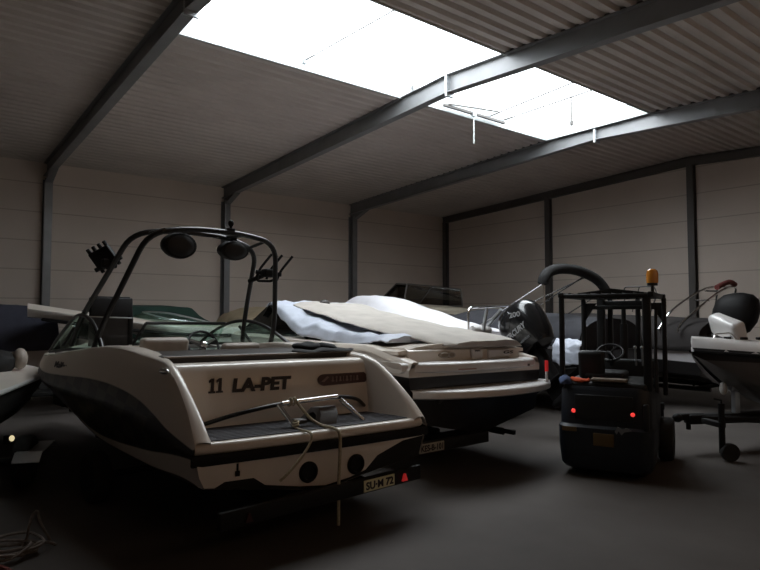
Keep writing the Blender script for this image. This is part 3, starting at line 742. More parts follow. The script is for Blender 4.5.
# folded dark cover lying on the right end of the sun pad
fc = MB()
for (u, y, z, rx, ry, rz_) in ((.95, -.72, 1.475, .16, .40, .035), (1.02, -.55, 1.52, .10, .17, .05), (.98, -.78, 1.505, .09, .10, .05)):
    rows = []
    for i in range(13):
        th = math.pi * i / 12; row = []
        for k in range(20):
            a = 2 * math.pi * k / 20; p = Vector((rx * math.sin(th) * math.cos(a), ry * math.sin(th) * math.sin(a), rz_ * math.cos(th)))
            p += Vector((u, y, z)); e = noise.noise(p * 9) * .022
            row.append((p.x + e, p.y + e, max(p.z + e, 1.471)))
        rows.append(row)
    fc.grid(rows, closed=True)
fo = fc.build('folded_cover', M_BLACKC); fo.location = locA; fo.rotation_euler = (R(.6), 0, rzA)
tag(fo, 'crumpled dark cloth on the right end of the nearest boat\'s sun pad', 'cloth')
# mooring line hanging over the stern
mt = Matrix.Translation(locA) @ Matrix.Rotation(rzA, 4, 'Z') @ Matrix.Rotation(R(.6), 4, 'X')
rp = MB().tube(catmull([(.31, .09, 1.09), (.26, .06, 1.02), (.20, .0, .93), (.10, -.04, .885), (-.03, -.06, .876), (-.115, -.065, .84), (-.125, -.065, .70), (-.12, -.06, .45), (-.12, -.06, .08)], 8), .014, 8)
rp.tube([(.33 + .026 * math.cos(a), .10 + .006 * a - .02, 1.078 + .03 * math.sin(a)) for a in lin(0, 12.5, 40)], .011, 6)
o = rp.build('mooring_rope', M_ROPE); o.matrix_world = mt
tag(o, 'pale rope tied to the stern rail and hanging straight down to the floor', 'rope', 'ropes on the nearest boat')
rp = MB().tube(catmull([(.19, .175, .90), (.17, .18, .876), (.05, .20, .876), (-.085, .22, .876), (-.125, .24, .82), (-.13, .34, .70), (-.12, .47, .585), (-.10, .52, .54)], 8), .011, 8)
rp.tube([(.185 + .024 * math.cos(a), .175 + .024 * math.sin(a), .885 + .004 * a) for a in lin(0, 12.5, 40)], .009, 6)
o = rp.build('mooring_rope', M_ROPE); o.matrix_world = mt
tag(o, 'short thin rope looped round the left rail leg and slanting over the rim', 'rope', 'ropes on the nearest boat')
class HA: pass
HA = Hull(6.3, 1.17, a_sh, a_cz, a_kz)
trailer('black trailer under the nearest white boat, with yellow plate and red lamp', locA, rzA, 6.4, 2.2, 1.13, r=.25, zb=.325, plate=('SU·M 72', M_PLATE), plate_y=.50, lamp=M_REDLAMP, hull=HA)

# ------------------------------------------------------------------ boat C: white sport boat behind it
locC, rzC = place(-5.1, 5.62, 0)
Cb = thing('sport_boat', 'white sport boat with a broad swim platform, directly behind the nearest boat', 'boat', locC, rzC, roll=R(.8))
hC = Hull(6.4, 1.2, tab((0, 1.27), (.25, 1.28), (.5, 1.33), (1, 1.41), (2, 1.46), (4, 1.48), (6.4, 1.5)), tab((0, .62), (3, .66), (5, .95), (6.4, 1.3)), tab((0, .40), (3, .42), (5, .72), (6.4, 1.28)), bs=.97, t0=.5)
hC.build(Cb, split_mat('white over black hull', 1.13, .035, (.66, .60, .55), (.012, .010, .010)))
rows = []
for u in lin(.24, 6.4, 18):
    b = max(hC.half(u) - hC.tm * (1 - u / hC.L), .012) + .003; z = max(hC.zs(u) + .003, 1.405)
    rows.append([(u, -b, z - .04)] + [(u, b * k, z + .10 * (1 - k * k)) for k in lin(-1, 1, 9)] + [(u, b, z - .04)])
MB().grid(rows, closed=True, cap0=True).build('deck', M_GEL, Cb)
# stern ledge
le = []
for y in lin(-1.2, 1.2, 17): le.append((-.02 - .10 * (1 - (y / 1.2) ** 2) + .10 * abs(y / 1.2) ** 10, y))
rows = [[(u + o_, y, z) for u, y in le] for z, o_ in ((1.175, .03), (1.19, .0), (1.255, .0), (1.28, .02), (1.285, .07))]
rows += [[(.55, y * .97, 1.285) for u, y in le], [(.55, y * .97, 1.175) for u, y in le]]; rows.append(rows[0])
MB().grid(rows).build('stern_ledge', M_GELW, Cb, 50)
MB().prism([(-.05, 0), (.55, 0), (.55, .008), (-.05, .008)], -.105, -.10, lambda a, b, h: (h - .012, .45 - a * 1.0, 1.195 + b * 2)).build('ledge_stripe', M_STRIPE, Cb)
for y in (-.45, -.85): MB().box((-.115 + .06 * abs(y), y, 1.205), (.012, .05, .03), bev=.004).build('ledge_vent', M_STEELDARK, Cb)
for sy in (1, -1):
    rows = []
    for u in lin(0.0, 1.5, 14):
        b = hC.half(u) - .04; z = 1.285 + .165 * min(1, u / .75) ** 1.1; w = .10 + .25 * (u / 1.5)
        rows.append([(u, sy * (b + .02), z - .06), (u, sy * b, z), (u, sy * (b - .03), z + .015), (u, sy * (b - w), z + .01), (u, sy * (b - w - .02), z - .03), (u, sy * (b - w - .06), 1.27)])
    MB().grid(rows, closed=True, cap0=True, cap1=True).build('gunwale', M_GEL, Cb, 50)
# transom bulkhead with logo and lockers
MB().prism([(.18, 1.26), (.21, 1.41), (.26, 1.44), (1.3, 1.45), (1.3, 1.2)], -.97, 1.0, lambda a, b, h: (a, h, b)).build('transom', M_GEL, Cb)
MB().box((.185, -.13, 1.355), (.06, .20, .14), bev=.03).build('locker_lid', M_GELW, Cb)
MB().box((.185, -.55, 1.345), (.05, .42, .12), bev=.03).build('locker_lid', M_GELW, Cb)
lg = MB().ell((.198, .38, 1.352), (.012, .15, .042), n=28)
lg = lg.build('transom_logo', M_MARK, Cb)
MB().tube([(.184, .43 + .075 * math.cos(a), 1.352 + .03 * math.sin(a)) for a in lin(.6, 5.6, 20)], .007, 6).tube([(.184, .31 + .055 * math.cos(a), 1.352 + .028 * math.sin(a)) for a in lin(0, 6.28, 20)], .007, 6).build('logo_rings', M_BEIGEC, lg)
lettering('transom_mark', 'GS', M_LETTER, Cb, (.156, -.62, 1.345), (0, -1, 0), (.1, 0, 1), .2, .04, shear=.2, bold=.02)
lettering('transom_mark', 'nm', M_LETTER, Cb, (.150, -.07, 1.385), (0, -1, 0), (0, 0, 1), .09, .02, bold=.02)
# swim platform slab
sl = []
for y in lin(-1.30, 1.14, 21): sl.append((-.16 - .28 * (1 - ((y + .08) / 1.22) ** 2) + .12 * abs((y + .08) / 1.22) ** 10, y))
rows = [[(u + o_, y, z) for u, y in sl] for z, o_ in ((.895, .03), (.91, .0), (.965, .0), (.985, .015), (.992, .05))]
rows += [[(.12, y * .98, .992) for u, y in sl], [(.12, y * .98, .895) for u, y in sl]]; rows.append(rows[0])
MB().grid(rows).build('swim_platform', M_GELW, Cb, 50)
for y in (-.7, .0, .7): MB().tube([(-.1, y, .93), (.05, y, .80), (.07, y, .72)], .03, 8).build('platform_bracket', M_STEELDARK, Cb)
# windscreen: raked sides
wf = MB(); 
for sy in (1, -1):
    wf.tube([(2.35, sy * 1.02, 1.48), (3.80, sy * .84, 2.02), (4.3, sy * .84, 1.56)], .022, 8)
wf.tube(catmull([(3.80, .84, 2.02), (3.95, .4, 2.03), (3.98, 0, 2.03), (3.95, -.4, 2.03), (3.80, -.84, 2.02)], 5), .022, 8)
wo = wf.build('windscreen_frame', M_BLKTUBE, Cb)
for sy in (1, -1): MB().add([(2.35, sy * 1.02, 1.48), (3.8, sy * .84, 2.02), (4.9, sy * .84, 1.52)], [(0, 1, 2)]).build('windscreen_glass', M_GLASSD, wo, solid=.006)
MB().grid([[(3.80, .84, 2.02), (3.98, 0, 2.03), (3.8, -.84, 2.02)], [(4.9, .84, 1.52), (5.2, 0, 1.55), (4.9, -.84, 1.52)]]).build('windscreen_glass', M_GLASSD, wo, solid=.006)
def on_boat(o, loc, rz, roll=0.): o.location = loc; o.rotation_euler = (roll, 0, rz); return o
cv = cover('boat_cover', [(.62, [(1.0, 1.48), (.9, 1.52), (.55, 1.56), (0, 1.60), (-.5, 1.58), (-.9, 1.52), (-1.0, 1.46)]),
                          (1.4, [(1.07, 1.47), (.95, 1.60), (.55, 1.60), (0, 1.68), (-.5, 1.66), (-.95, 1.58), (-1.07, 1.47)]),
                          (2.3, [(1.08, 1.48), (.99, 1.68), (.55, 1.72), (0, 1.80), (-.5, 1.78), (-.95, 1.66), (-1.08, 1.48)]),
                          (3.1, [(1.0, 1.74), (.94, 1.86), (.5, 1.90), (0, 1.92), (-.5, 1.90), (-.92, 1.80), (-1.02, 1.6)]),
                          (3.78, [(.87, 2.0), (.84, 2.045), (.45, 2.05), (0, 2.055), (-.45, 2.05), (-.84, 2.045), (-.87, 2.0)]),
                          (3.95, [(.85, 1.98), (.82, 2.03), (.45, 2.05), (0, 2.06), (-.45, 2.05), (-.82, 2.03), (-.85, 1.98)])], M_BLUEC, .06, 3.4, 48, 40)
tag(on_boat(cv, locC, rzC, R(.8)), 'pale blue rumpled tarpaulin falling from the sport boat\'s windscreen', 'boat cover')
cv = cover('boat_cover', [(.12, [(.30, 1.425), (.26, 1.47), (.0, 1.485), (-.4, 1.49), (-.8, 1.475), (-.95, 1.40)]),
                          (.40, [(.55, 1.475), (.40, 1.52), (.1, 1.545), (-.35, 1.55), (-.82, 1.52), (-1.0, 1.41)]),
                          (1.3, [(.72, 1.60), (.60, 1.64), (.2, 1.69), (-.3, 1.70), (-.9, 1.62), (-1.12, 1.46)]),
                          (2.4, [(.70, 1.78), (.55, 1.81), (.2, 1.85), (-.3, 1.86), (-.9, 1.74), (-1.13, 1.50)]),
                          (3.4, [(.66, 1.96), (.5, 1.985), (.2, 2.0), (-.3, 2.0), (-.85, 1.96), (-1.05, 1.7)])], M_BEIGEC, .03, 2.2, 34, 24, seed=3)
tag(on_boat(cv, (locC[0], locC[1], .04), rzC, R(.8)), 'beige canvas cover over the sport boat\'s engine hatch, above the oval logo', 'boat cover')
MB().ell((3.3, .12, 2.02), (.07, .10, .07), n=20).build('horn', M_VINYLD, Cb)
trailer('black trailer under the sport boat, with a dusty number plate', locC, rzC, 5.6, 2.2, 1.0, r=.28, zb=.36, bar=(.0, 1.2), plate=('KES-B-101', M_PLATED), plate_y=-.95, hull=hC)
mk = thing('marker_pole', 'short red and white marker post on the sport boat platform\'s right end', 'marker', (-4.88, 6.66, .99))
MB().cyl((0, 0, -.01), (0, 0, .12), .018).cyl((0, 0, -.01), (0, 0, .01), .04).build('pole', M_GELW, mk)
MB().cyl((0, 0, .12), (0, 0, .26), .022).build('reflector', M_REDLAMP, mk)

# ------------------------------------------------------------------ boat D with its outboard
locD, rzD = place(-7.0, 8.15, 0)
D = thing('motor_boat', 'white motor boat with a big black outboard, behind the sport boat', 'boat', locD, rzD)
hD = Hull(6.4, 1.15, tab((0, 1.36), (3, 1.46), (6.4, 1.62)), tab((0, .62), (3, .68), (5, 1.0), (6.4, 1.4)), tab((0, .42), (3, .45), (5, .8), (6.4, 1.38)))
hD.build(D, split_mat('white over dark hull D', .92, .04, (.66, .63, .61), (.015, .013, .013)))
hD.deck(D, M_GELW)
# stainless stern rail
MB().tube(rounded([(-.02, .72, 1.38), (-.02, .72, 1.96), (-.02, -.75, 2.02), (.2, -.78, 1.4)], .10), .02, 8).build('stern_rail', M_CHROME, D)
MB().tube([(-.1, .45, 1.58), (-.15, .40, 1.96)], .03, 8).tube([(.1, .25, 1.55), (-.35, .28, 1.93)], .035, 8).build('engine_strut', M_GALV, D)
MB().lathe([(.01, -.22), (.07, -.21), (.085, -.15), (.085, .15), (.07, .21), (.01, .22)], (-.02, .42, 1.58), (0, 1, .05), 20).build('fender', M_GELW, D)
# tilted outboard: cowling along its own axis
Mo = Matrix.Translation((-.74, 0, 1.0)) @ Matrix.Rotation(R(36), 4, 'Y') @ Matrix.Scale(1.16, 4)
def XF(mb): mb.v = [tuple(Mo @ Vector(p)) for p in mb.v]; return mb
MB().box((-.30, 0, 1.05), (.62, .5, .22), bev=.04).box((-.30, 0, .88), (.5, .2, .2), bev=.04).build('engine_bracket', M_BLACK, D)
cw = MB(); rows = []
for z, sx, sy_, ox in ((.12, .22, .17, -.18), (.16, .31, .22, -.20), (.3, .35, .245, -.21), (.5, .36, .25, -.22), (.68, .345, .235, -.23), (.79, .30, .20, -.22), (.85, .22, .14, -.20), (.87, .08, .06, -.19)):
    row = []
    for k in range(28):
        a = 2 * math.pi * k / 28; f = lambda x: math.copysign(abs(x) ** .72, x)
        row.append((ox + sx * f(math.cos(a)), sy_ * f(math.sin(a)), z))
    rows.append(row)
cw.grid(rows, closed=True, cap0=True, cap1=True)
oc = XF(cw).build('outboard_engine', M_BLKGLOSS, D, 40)
MB_ = XF(MB().box((-.16, 0, -.12), (.26, .20, .55), bev=.05).box((-.22, 0, -.50), (.40, .05, .34), bev=.02).box((-.30, 0, -.36), (.46, .26, .025), bev=.01))
MB_.build('outboard_leg', M_BLACK, oc)
XF(MB().lathe([(.02, -.25), (.06, -.15), (.07, 0), (.055, .15), (.04, .22)], (-.22, 0, -.62), (1, 0, 0), 16)).build('gear_case', M_BLACK, oc)
XF(MB().box((.06, 0, .05), (.14, .22, .34), bev=.03)).build('clamp_bracket', M_STEELDARK, oc)
def lab(t, x, z, w, h, m, nm):
    # lettering on the cowling side facing the camera (port, +y)
    q = lettering(nm, t, m, oc, (0, 0, 0), (1, 0, 0), (0, 0, 1), w, h, shear=.15, bold=.03)
    q.matrix_local = Mo @ Matrix.Translation((x, .252, z)) @ Matrix.Rotation(math.pi, 4, 'Z'); return q
lab('MERCURY', .03, .40, .46, .085, M_SILVER, 'brand_lettering')
lab('OptiMax', -.12, .24, .28, .05, M_STEEL, 'model_lettering')
q = lettering('power_lettering', '200', M_SILVER, oc, (0, 0, 0), (1, 0, 0), (0, 0, 1), .20, .075, bold=.02)
q.matrix_local = Mo @ Matrix.Translation((-.24, .242, .66)) @ Matrix.Rotation(math.pi, 4, 'Z') @ Matrix.Rotation(R(26), 4, 'Y')
cv = cover('boat_cover', [(.15, [(.98, 1.37), (.9, 1.44), (.45, 1.53), (0, 1.56), (-.5, 1.53), (-.9, 1.44), (-.98, 1.37)]),
                          (1.25, [(1.05, 1.40), (.95, 1.53), (.5, 1.78), (0, 1.80), (-.5, 1.74), (-.95, 1.52), (-1.05, 1.40)]),
                          (3.0, [(1.1, 1.44), (1.02, 1.62), (.30, 2.24), (0, 2.235), (-.3, 2.21), (-.98, 1.6), (-1.1, 1.44)]),
                          (3.7, [(1.1, 1.46), (1.04, 1.62), (.30, 2.24), (0, 2.255), (-.3, 2.23), (-.98, 1.6), (-1.1, 1.46)]),
                          (4.3, [(1.1, 1.47), (1.0, 1.60), (.5, 1.92), (0, 2.0), (-.5, 1.92), (-.95, 1.60), (-1.08, 1.47)]),
                          (4.8, [(1.0, 1.48), (.9, 1.58), (.5, 1.74), (0, 1.80), (-.5, 1.74), (-.85, 1.58), (-.95, 1.48)]),
                          (6.3, [(.2, 1.64), (.15, 1.66), (.08, 1.68), (0, 1.69), (-.08, 1.68), (-.15, 1.66), (-.2, 1.64)])], M_WHITEC, .03, 2., 62, 31, seed=9, sharp=True)
tag(on_boat(cv, locD, rzD), 'bright white canvas cover peaked like a tent, left of the black outboard', 'boat cover')
trailer('black trailer under the boat with the tilted outboard', locD, rzD, 5.7, 2.6, .95, r=.28, zb=.36, hull=hD, bar=None)

# ------------------------------------------------------------------ boat G with folded bimini, boat G2 with arch
locG, rzG = place(-6.35, 10.7, 0)
G = thing('bimini_boat', 'white hulled boat with a folded black bimini, behind the forklift', 'boat', locG, rzG)
hG = Hull(6.2, 1.15, tab((0, 1.40), (3, 1.5), (6.2, 1.7)), tab((0, .62), (3, .7), (5, 1.0), (6.2, 1.4)), tab((0, .42), (3, .46), (5, .8), (6.2, 1.4)))
hG.build(G, split_mat('white over dark hull G', 1.18, .05, (.72, .70, .72), (.02, .018, .018))); hG.deck(G, M_GELW)
bm_ = MB(); pts = catmull([(.80, 1.02, 2.42), (.80, .98, 2.55), (.84, .75, 2.68), (.88, .3, 2.76), (.88, -.3, 2.74), (.82, -.8, 2.60), (.74, -1.0, 2.40), (.72, -1.03, 2.22)], 6)
bm_.tube(pts, [.07] + [.105] * (len(pts) - 2) + [.08], 12)
bo = bm_.build('bimini_roll', M_BLACKC, G)
fr = MB()
for a, b in (((2.6, 1.06, 1.5), (.80, 1.0, 2.45)), ((.75, 1.06, 1.45), (.80, 1.0, 2.45)), ((2.3, -1.0, 1.5), (.74, -1.0, 2.35)), ((.5, -1.06, 1.45), (.74, -1.0, 2.35)), ((2.6, 1.06, 1.5), (.84, -.6, 2.66)), ((2.0, .9, 1.5), (.85, -.5, 2.66))):
    fr.cyl(a, b, .014, n=8)
fr.build('bimini_strut', M_CHROME, G)
MB().tube(rounded([(.25, -.95, 1.45), (.15, -.75, 2.40), (-.35, -.98, 2.40), (-.42, -.95, 2.25), (-.1, -1.0, 1.5)], .06), .014, 8).tube([(-.1, -.88, 2.40), (.1, -.95, 1.9)], .011, 6).build('rear_rail', M_STEELDARK, G)
cv = cover('boat_cover', [(-.02, [(1.14, 1.16), (1.04, 1.50), (.5, 1.74), (0, 1.78), (-.5, 1.74), (-1.02, 1.50), (-1.12, 1.2)]),
                          (1.5, [(1.17, 1.38), (1.06, 1.56), (.6, 1.84), (0, 1.88), (-.6, 1.84), (-1.06, 1.56), (-1.17, 1.38)]),
                          (3, [(1.17, 1.42), (1.08, 1.6), (.6, 1.90), (0, 1.97), (-.6, 1.90), (-1.08, 1.6), (-1.17, 1.42)]),
                          (4.6, [(1.0, 1.5), (.9, 1.6), (.5, 1.7), (0, 1.74), (-.5, 1.7), (-.9, 1.6), (-1.0, 1.5)]),
                          (6.1, [(.2, 1.66), (.15, 1.68), (.1, 1.70), (0, 1.71), (-.1, 1.70), (-.15, 1.68), (-.2, 1.66)])], M_DGREY, .02, 2., 30, 24, seed=4)
tag(on_boat(cv, locG, rzG), 'dark grey canvas cover below the folded black bimini', 'boat cover')
trailer('black trailer under the bimini boat behind the forklift', locG, rzG, 6.2, 2.6, .95, r=.28, zb=.36, hull=hG, bar=None)
sv = cover('wrapping_sheet', [(-.10, [(1.20, .95), (1.20, 1.1), (1.19, 1.25), (1.1, 1.36)]), (.1, [(1.24, .93), (1.25, 1.1), (1.22, 1.27), (1.1, 1.4)]), (.45, [(1.24, .96), (1.25, 1.12), (1.22, 1.28), (1.12, 1.4)])], M_BLUEC, .06, 7., 16, 16, seed=2, cap=False)
tag(on_boat(sv, locG, rzG), 'crumpled white sheet hanging at the bimini boat\'s stern corner', 'sheet')

locH, rzH = place(-5.35, 13.15, 0)
H = thing('arch_boat', 'dark covered white boat with a stainless arch, between forklift and right edge', 'boat', locH, rzH)
hH = Hull(6.2, 1.2, tab((0, 1.36), (3, 1.5), (6.2, 1.7)), tab((0, .66), (3, .7), (5, 1.0), (6.2, 1.4)), tab((0, .44), (3, .48), (5, .8), (6.2, 1.4)))
hH.build(H, split_mat('white over dark hull H', .92, .04, (.74, .72, .74), (.02, .018, .018))); hH.deck(H, M_GELW)
ac = MB().tube(catmull([(.34, 1.18, 1.5), (.32, 1.12, 1.64), (.26, .7, 1.88), (.19, .2, 2.13), (.15, -.3, 2.33), (.12, -.75, 2.43), (.15, -1.08, 2.40), (.25, -1.16, 2.1), (.35, -1.16, 1.5)], 6), .025, 8)
ac.tube(catmull([(.75, 1.14, 1.55), (.62, .85, 1.92), (.5, .1, 2.27), (.42, -.55, 2.44), (.5, -1.0, 2.36), (.7, -1.12, 1.55)], 6), .02, 8)
for y, z in ((.2, 2.13), (-.3, 2.33), (-.75, 2.43)): ac.tube([(.15, y, z), (.46, y, z + .02)], .015, 6)
ac.build('arch', M_CHROME, H)
cv = cover('boat_cover', [(-.02, [(1.20, 1.14), (1.08, 1.52), (.5, 1.72), (0, 1.75), (-.5, 1.72), (-1.06, 1.50), (-1.17, 1.2)]),
                          (1.5, [(1.24, 1.18), (1.12, 1.56), (.6, 1.78), (0, 1.81), (-.6, 1.78), (-1.1, 1.56), (-1.22, 1.38)]),
                          (3.5, [(1.2, 1.42), (1.1, 1.6), (.6, 1.84), (0, 1.88), (-.6, 1.84), (-1.1, 1.6), (-1.2, 1.42)]),
                          (6.1, [(.2, 1.66), (.15, 1.68), (.1, 1.70), (0, 1.71), (-.1, 1.70), (-.15, 1.68), (-.2, 1.66)])], M_DBROWN, .02, 2., 30, 24, seed=6)
tag(on_boat(cv, locH, rzH), 'brownish black canvas cover under the stainless arch', 'boat cover')
ob = MB(); rows = []
for z, sx, sy_, ox in ((1.45, .20, .18, -.42), (1.52, .30, .30, -.44), (1.7, .38, .37, -.46), (1.95, .39, .38, -.48), (2.12, .34, .33, -.48), (2.22, .24, .22, -.48), (2.26, .08, .08, -.48)):
    rows.append([(ox + sx * math.copysign(abs(math.cos(a)) ** .75, math.cos(a)) + (z - 1.8) * -.15, .60 + .86 * sy_ * math.copysign(abs(math.sin(a)) ** .75, math.sin(a)), z) for a in [2 * math.pi * k / 28 for k in range(28)]])
oe = ob.grid(rows, closed=True, cap0=True, cap1=True).build('outboard_engine', M_BLACK, H, 40)
MB().box((-.36, .60, 1.1), (.24, .2, .8), bev=.05).box((-.36, .60, .72), (.4, .05, .3), bev=.02).build('outboard_leg', M_BLACK, oe)
MB().box((-.12, .60, 1.3), (.24, .26, .34), bev=.03).build('clamp_bracket', M_STEELDARK, oe)
rr = MB().tube(catmull([(.10, -.02, 2.40), (.08, -.25, 2.47), (.08, -.6, 2.53), (.10, -.9, 2.49)], 6), .055, 10).build('rolled_bimini', M_REDCL)
tag(on_boat(rr, locH, rzH), 'faded red cloth roll lying along the stainless arch', 'cloth')
trailer('black trailer under the arch boat right of the forklift', locH, rzH, 5.2, 2.6, .95, r=.28, zb=.36, hull=hH, bar=None)

# ------------------------------------------------------------------ boat E far in the corner
locE, rzE = place(-12.65, 12.7, 0)
Eb = thing('cabin_cruiser', 'cream decked cabin cruiser with a dark windscreen, far in the corner', 'boat', locE, rzE)
hE = Hull(5.4, 1.25, tab((0, 1.72), (2.5, 1.95), (5.4, 2.0)), tab((0, .8), (3, .9), (5.4, 1.5)), tab((0, .5), (3, .55), (5.4, 1.5)))
hE.build(Eb, split_mat('cream over dark hull E', 1.75, .05, (.58, .51, .41), (.02, .018, .018)))
rows = []
for u, z in ((.25, 1.93), (.35, 2.02), (1.2, 2.12), (2.8, 2.12), (4, 2.05)):
    b = hE.half(u) + .02; rows.append([(u, -b, z - .16), (u, -b, z - .05), (u, -b + .06, z), (u, 0, z + .04), (u, b - .06, z), (u, b, z - .05), (u, b, z - .16)])
MB().grid(rows, closed=True, cap0=True, cap1=True).build('deck', M_CREAM, Eb)
wf = MB(); base = [(.75, 1.15, 2.10), (2.4, .9, 2.14), (2.7, 0, 2.16), (2.4, -.9, 2.14), (.6, -1.15, 2.10)]; top = [(.75, 1.02, 2.72), (1.55, .75, 2.78), (1.75, 0, 2.80), (1.55, -.75, 2.74), (.55, -1.02, 2.62)]
wf.tube(base, .025, 6).tube(top, .025, 6)
for a, b in zip(base, top): wf.tube([a, b], .022, 6)
wo = wf.build('windscreen_frame', M_STEELDARK, Eb)
MB().grid([base, top]).build('windscreen_glass', M_GLASSE, wo, solid=.006)
cv = cover('boat_cover', [(-.15, [(1.1, 1.25), (1.1, 1.5), (.6, 1.62), (0, 1.64), (-.6, 1.62), (-1.1, 1.5), (-1.1, 1.25)]), (.15, [(1.22, 1.3), (1.22, 1.74), (.6, 1.80), (0, 1.84), (-.6, 1.80), (-1.22, 1.74), (-1.22, 1.3)]), (1.2, [(1.30, 1.3), (1.30, 1.80), (.6, 1.98), (0, 2.0), (-.6, 1.98), (-1.30, 1.80), (-1.30, 1.3)])], M_BLACKC, .015, 2., 20, 20, seed=8)
tag(on_boat(cv, locE, rzE), 'black canvas stern cover on the cream cabin cruiser', 'boat cover')
trailer('black trailer under the far cabin cruiser', locE, rzE, 5.4, 2.6, .95, r=.3, zb=.40, hull=hE, bar=None)

# ------------------------------------------------------------------ boats along the left wall
def wall_boat(label, x, y, rz, L, B, z0, z1, top, botc, name='moored_boat', pitchz=.0):
    t = thing(name, label, 'boat', (x, y, 0), rz)
    h = Hull(L, B, tab((0, z0), (L / 2, (z0 + z1) / 2), (L, z1)), tab((0, .6), (L / 2, .66), (L, z1 - .2)), tab((0, .42), (L / 2, .46), (L, z1 - .22)))
    h.build(t, split_mat(label[:20], z0 * .62, .02, top, botc)); h.deck(t, M_GELW); return t, h
tW, hW = wall_boat('navy covered boat at the left edge, against the left wall', -13.4, 1.3, math.pi, 3.8, 1.25, 1.35, 1.5, (.62, .58, .54), (.02, .02, .02))
cv = cover('boat_cover', [(-.05, [(1.24, 1.15), (1.2, 1.6), (1.0, 1.93), (.5, 2.0), (0, 2.02), (-.5, 2.02), (-1.05, 2.0), (-1.22, 1.7), (-1.28, 1.15)]), (2, [(1.3, 1.2), (1.22, 1.7), (1.0, 2.0), (.5, 2.06), (0, 2.08), (-.5, 2.06), (-1.0, 2.0), (-1.22, 1.7), (-1.3, 1.2)]), (3.8, [(.25, 1.5), (.22, 1.56), (.2, 1.6), (.1, 1.62), (0, 1.63), (-.1, 1.62), (-.2, 1.6), (-.22, 1.56), (-.25, 1.5)])], M_NAVY, .02, 1.6, 24, 24, seed=1)
tag(on_boat(cv, (-13.4, 1.3, 0), math.pi), 'navy blue canvas cover at the left edge of the picture', 'boat cover')
trailer('black trailer under the navy covered boat', (-13.4, 1.3, 0), math.pi, 3.4, 1.6, .95, r=.28, zb=.36, hull=hW, bar=None)
tN, hN = wall_boat('boat under a dark green cover against the left wall', -14.3, 4.9, math.pi, 2.9, 1.2, 1.4, 1.5, (.62, .58, .54), (.02, .02, .02))
cv = cover('boat_cover', [(-.05, [(1.6, 1.3), (1.5, 1.80), (1.2, 2.02), (.5, 2.03), (-.3, 2.03), (-.62, 2.02), (-.9, 1.80), (-1.25, 1.58), (-1.28, 1.3)]), (1.5, [(1.6, 1.3), (1.5, 1.8), (1.2, 2.05), (.5, 2.08), (-.2, 2.08), (-.6, 2.05), (-.95, 1.8), (-1.2, 1.6), (-1.25, 1.3)]), (2.9, [(.3, 1.5), (.25, 1.56), (.2, 1.6), (.1, 1.62), (0, 1.63), (-.1, 1.62), (-.2, 1.6), (-.25, 1.56), (-.3, 1.5)])], M_GREEN, .01, 1.6, 20, 24, seed=5)
tag(on_boat(cv, (-14.3, 4.9, 0), math.pi), 'dark green canvas cover under the tower of the nearest boat', 'boat cover')
trailer('black trailer under the green covered boat', (-14.3, 4.9, 0), math.pi, 2.6, 1.2, .9, r=.28, zb=.36, hull=hN, bar=None)
# white runabout lying across, seen through the nearest boat's windscreen
locR, rzR = (-12.7, 7.3, 0), R(-90)
Rb = thing('runabout', 'white runabout lying across behind the nearest boat\'s windscreen', 'boat', locR, rzR)
hR = Hull(5.4, 1.0, tab((0, 1.55), (2.5, 1.60), (4, 1.74), (5.4, 1.95)), tab((0, .7), (2.4, .85), (3.4, 1.5), (4.2, 1.66), (5.4, 1.82)), tab((0, .5), (2.4, .7), (3.4, 1.42), (4.2, 1.62), (5.4, 1.80)), bs=.9)
hR.build(Rb, split_mat('pale over grey hull R', 1.05, .07, (.62, .58, .54), (.04, .038, .036))); hR.deck(Rb, M_GEL, crown=.10)
MB().tube([(u, hR.half(u) + .0, hR.zs(u) - .16) for u in lin(.1, 5.2, 14)], .03, 6).build('rub_rail', M_BLACK, Rb)
wf = MB().tube(catmull([(2.1, .85, 1.64), (3.0, .72, 1.86), (3.3, 0, 1.90), (3.0, -.72, 1.86), (2.1, -.85, 1.64)], 5), .018, 6).build('windscreen_frame', M_GALV, Rb)
MB().grid([catmull([(2.1, .85, 1.64), (3.0, .72, 1.86), (3.3, 0, 1.90), (3.0, -.72, 1.86), (2.1, -.85, 1.64)], 5), catmull([(2.3, .86, 1.62), (3.3, .74, 1.70), (3.7, 0, 1.74), (3.3, -.74, 1.70), (2.3, -.86, 1.62)], 5)]).build('windscreen_glass', M_GLASS, wf, solid=.006)
trailer('black trailer under the runabout lying across', locR, rzR, 5.4, 2.3, .85, r=.28, zb=.36, hull=hR, bar=None)
tT, hT = wall_boat('boat under a tan cover by the second post of the left wall', -14.1, 7.9, math.pi, 3.1, 1.1, 1.4, 1.5, (.62, .58, .54), (.02, .02, .02))
cv = cover('boat_cover', [(-.05, [(1.12, 1.3), (1.0, 1.66), (.6, 1.80), (0, 1.98), (-.6, 1.92), (-1.0, 1.66), (-1.12, 1.3)]), (1.5, [(1.14, 1.3), (1.0, 1.7), (.6, 1.95), (0, 2.05), (-.6, 1.95), (-1.0, 1.7), (-1.14, 1.3)]), (3.1, [(.25, 1.5), (.2, 1.56), (.1, 1.6), (0, 1.62), (-.1, 1.6), (-.2, 1.56), (-.25, 1.5)])], M_TAN, .05, 2.4, 24, 24, seed=7)
tag(on_boat(cv, (-14.1, 7.9, 0), math.pi), 'tan canvas cover by the second post of the left wall', 'boat cover')
trailer('black trailer under the tan covered boat', (-14.1, 7.9, 0), math.pi, 2.8, 1.4, .85, r=.28, zb=.36, hull=hT, bar=None)

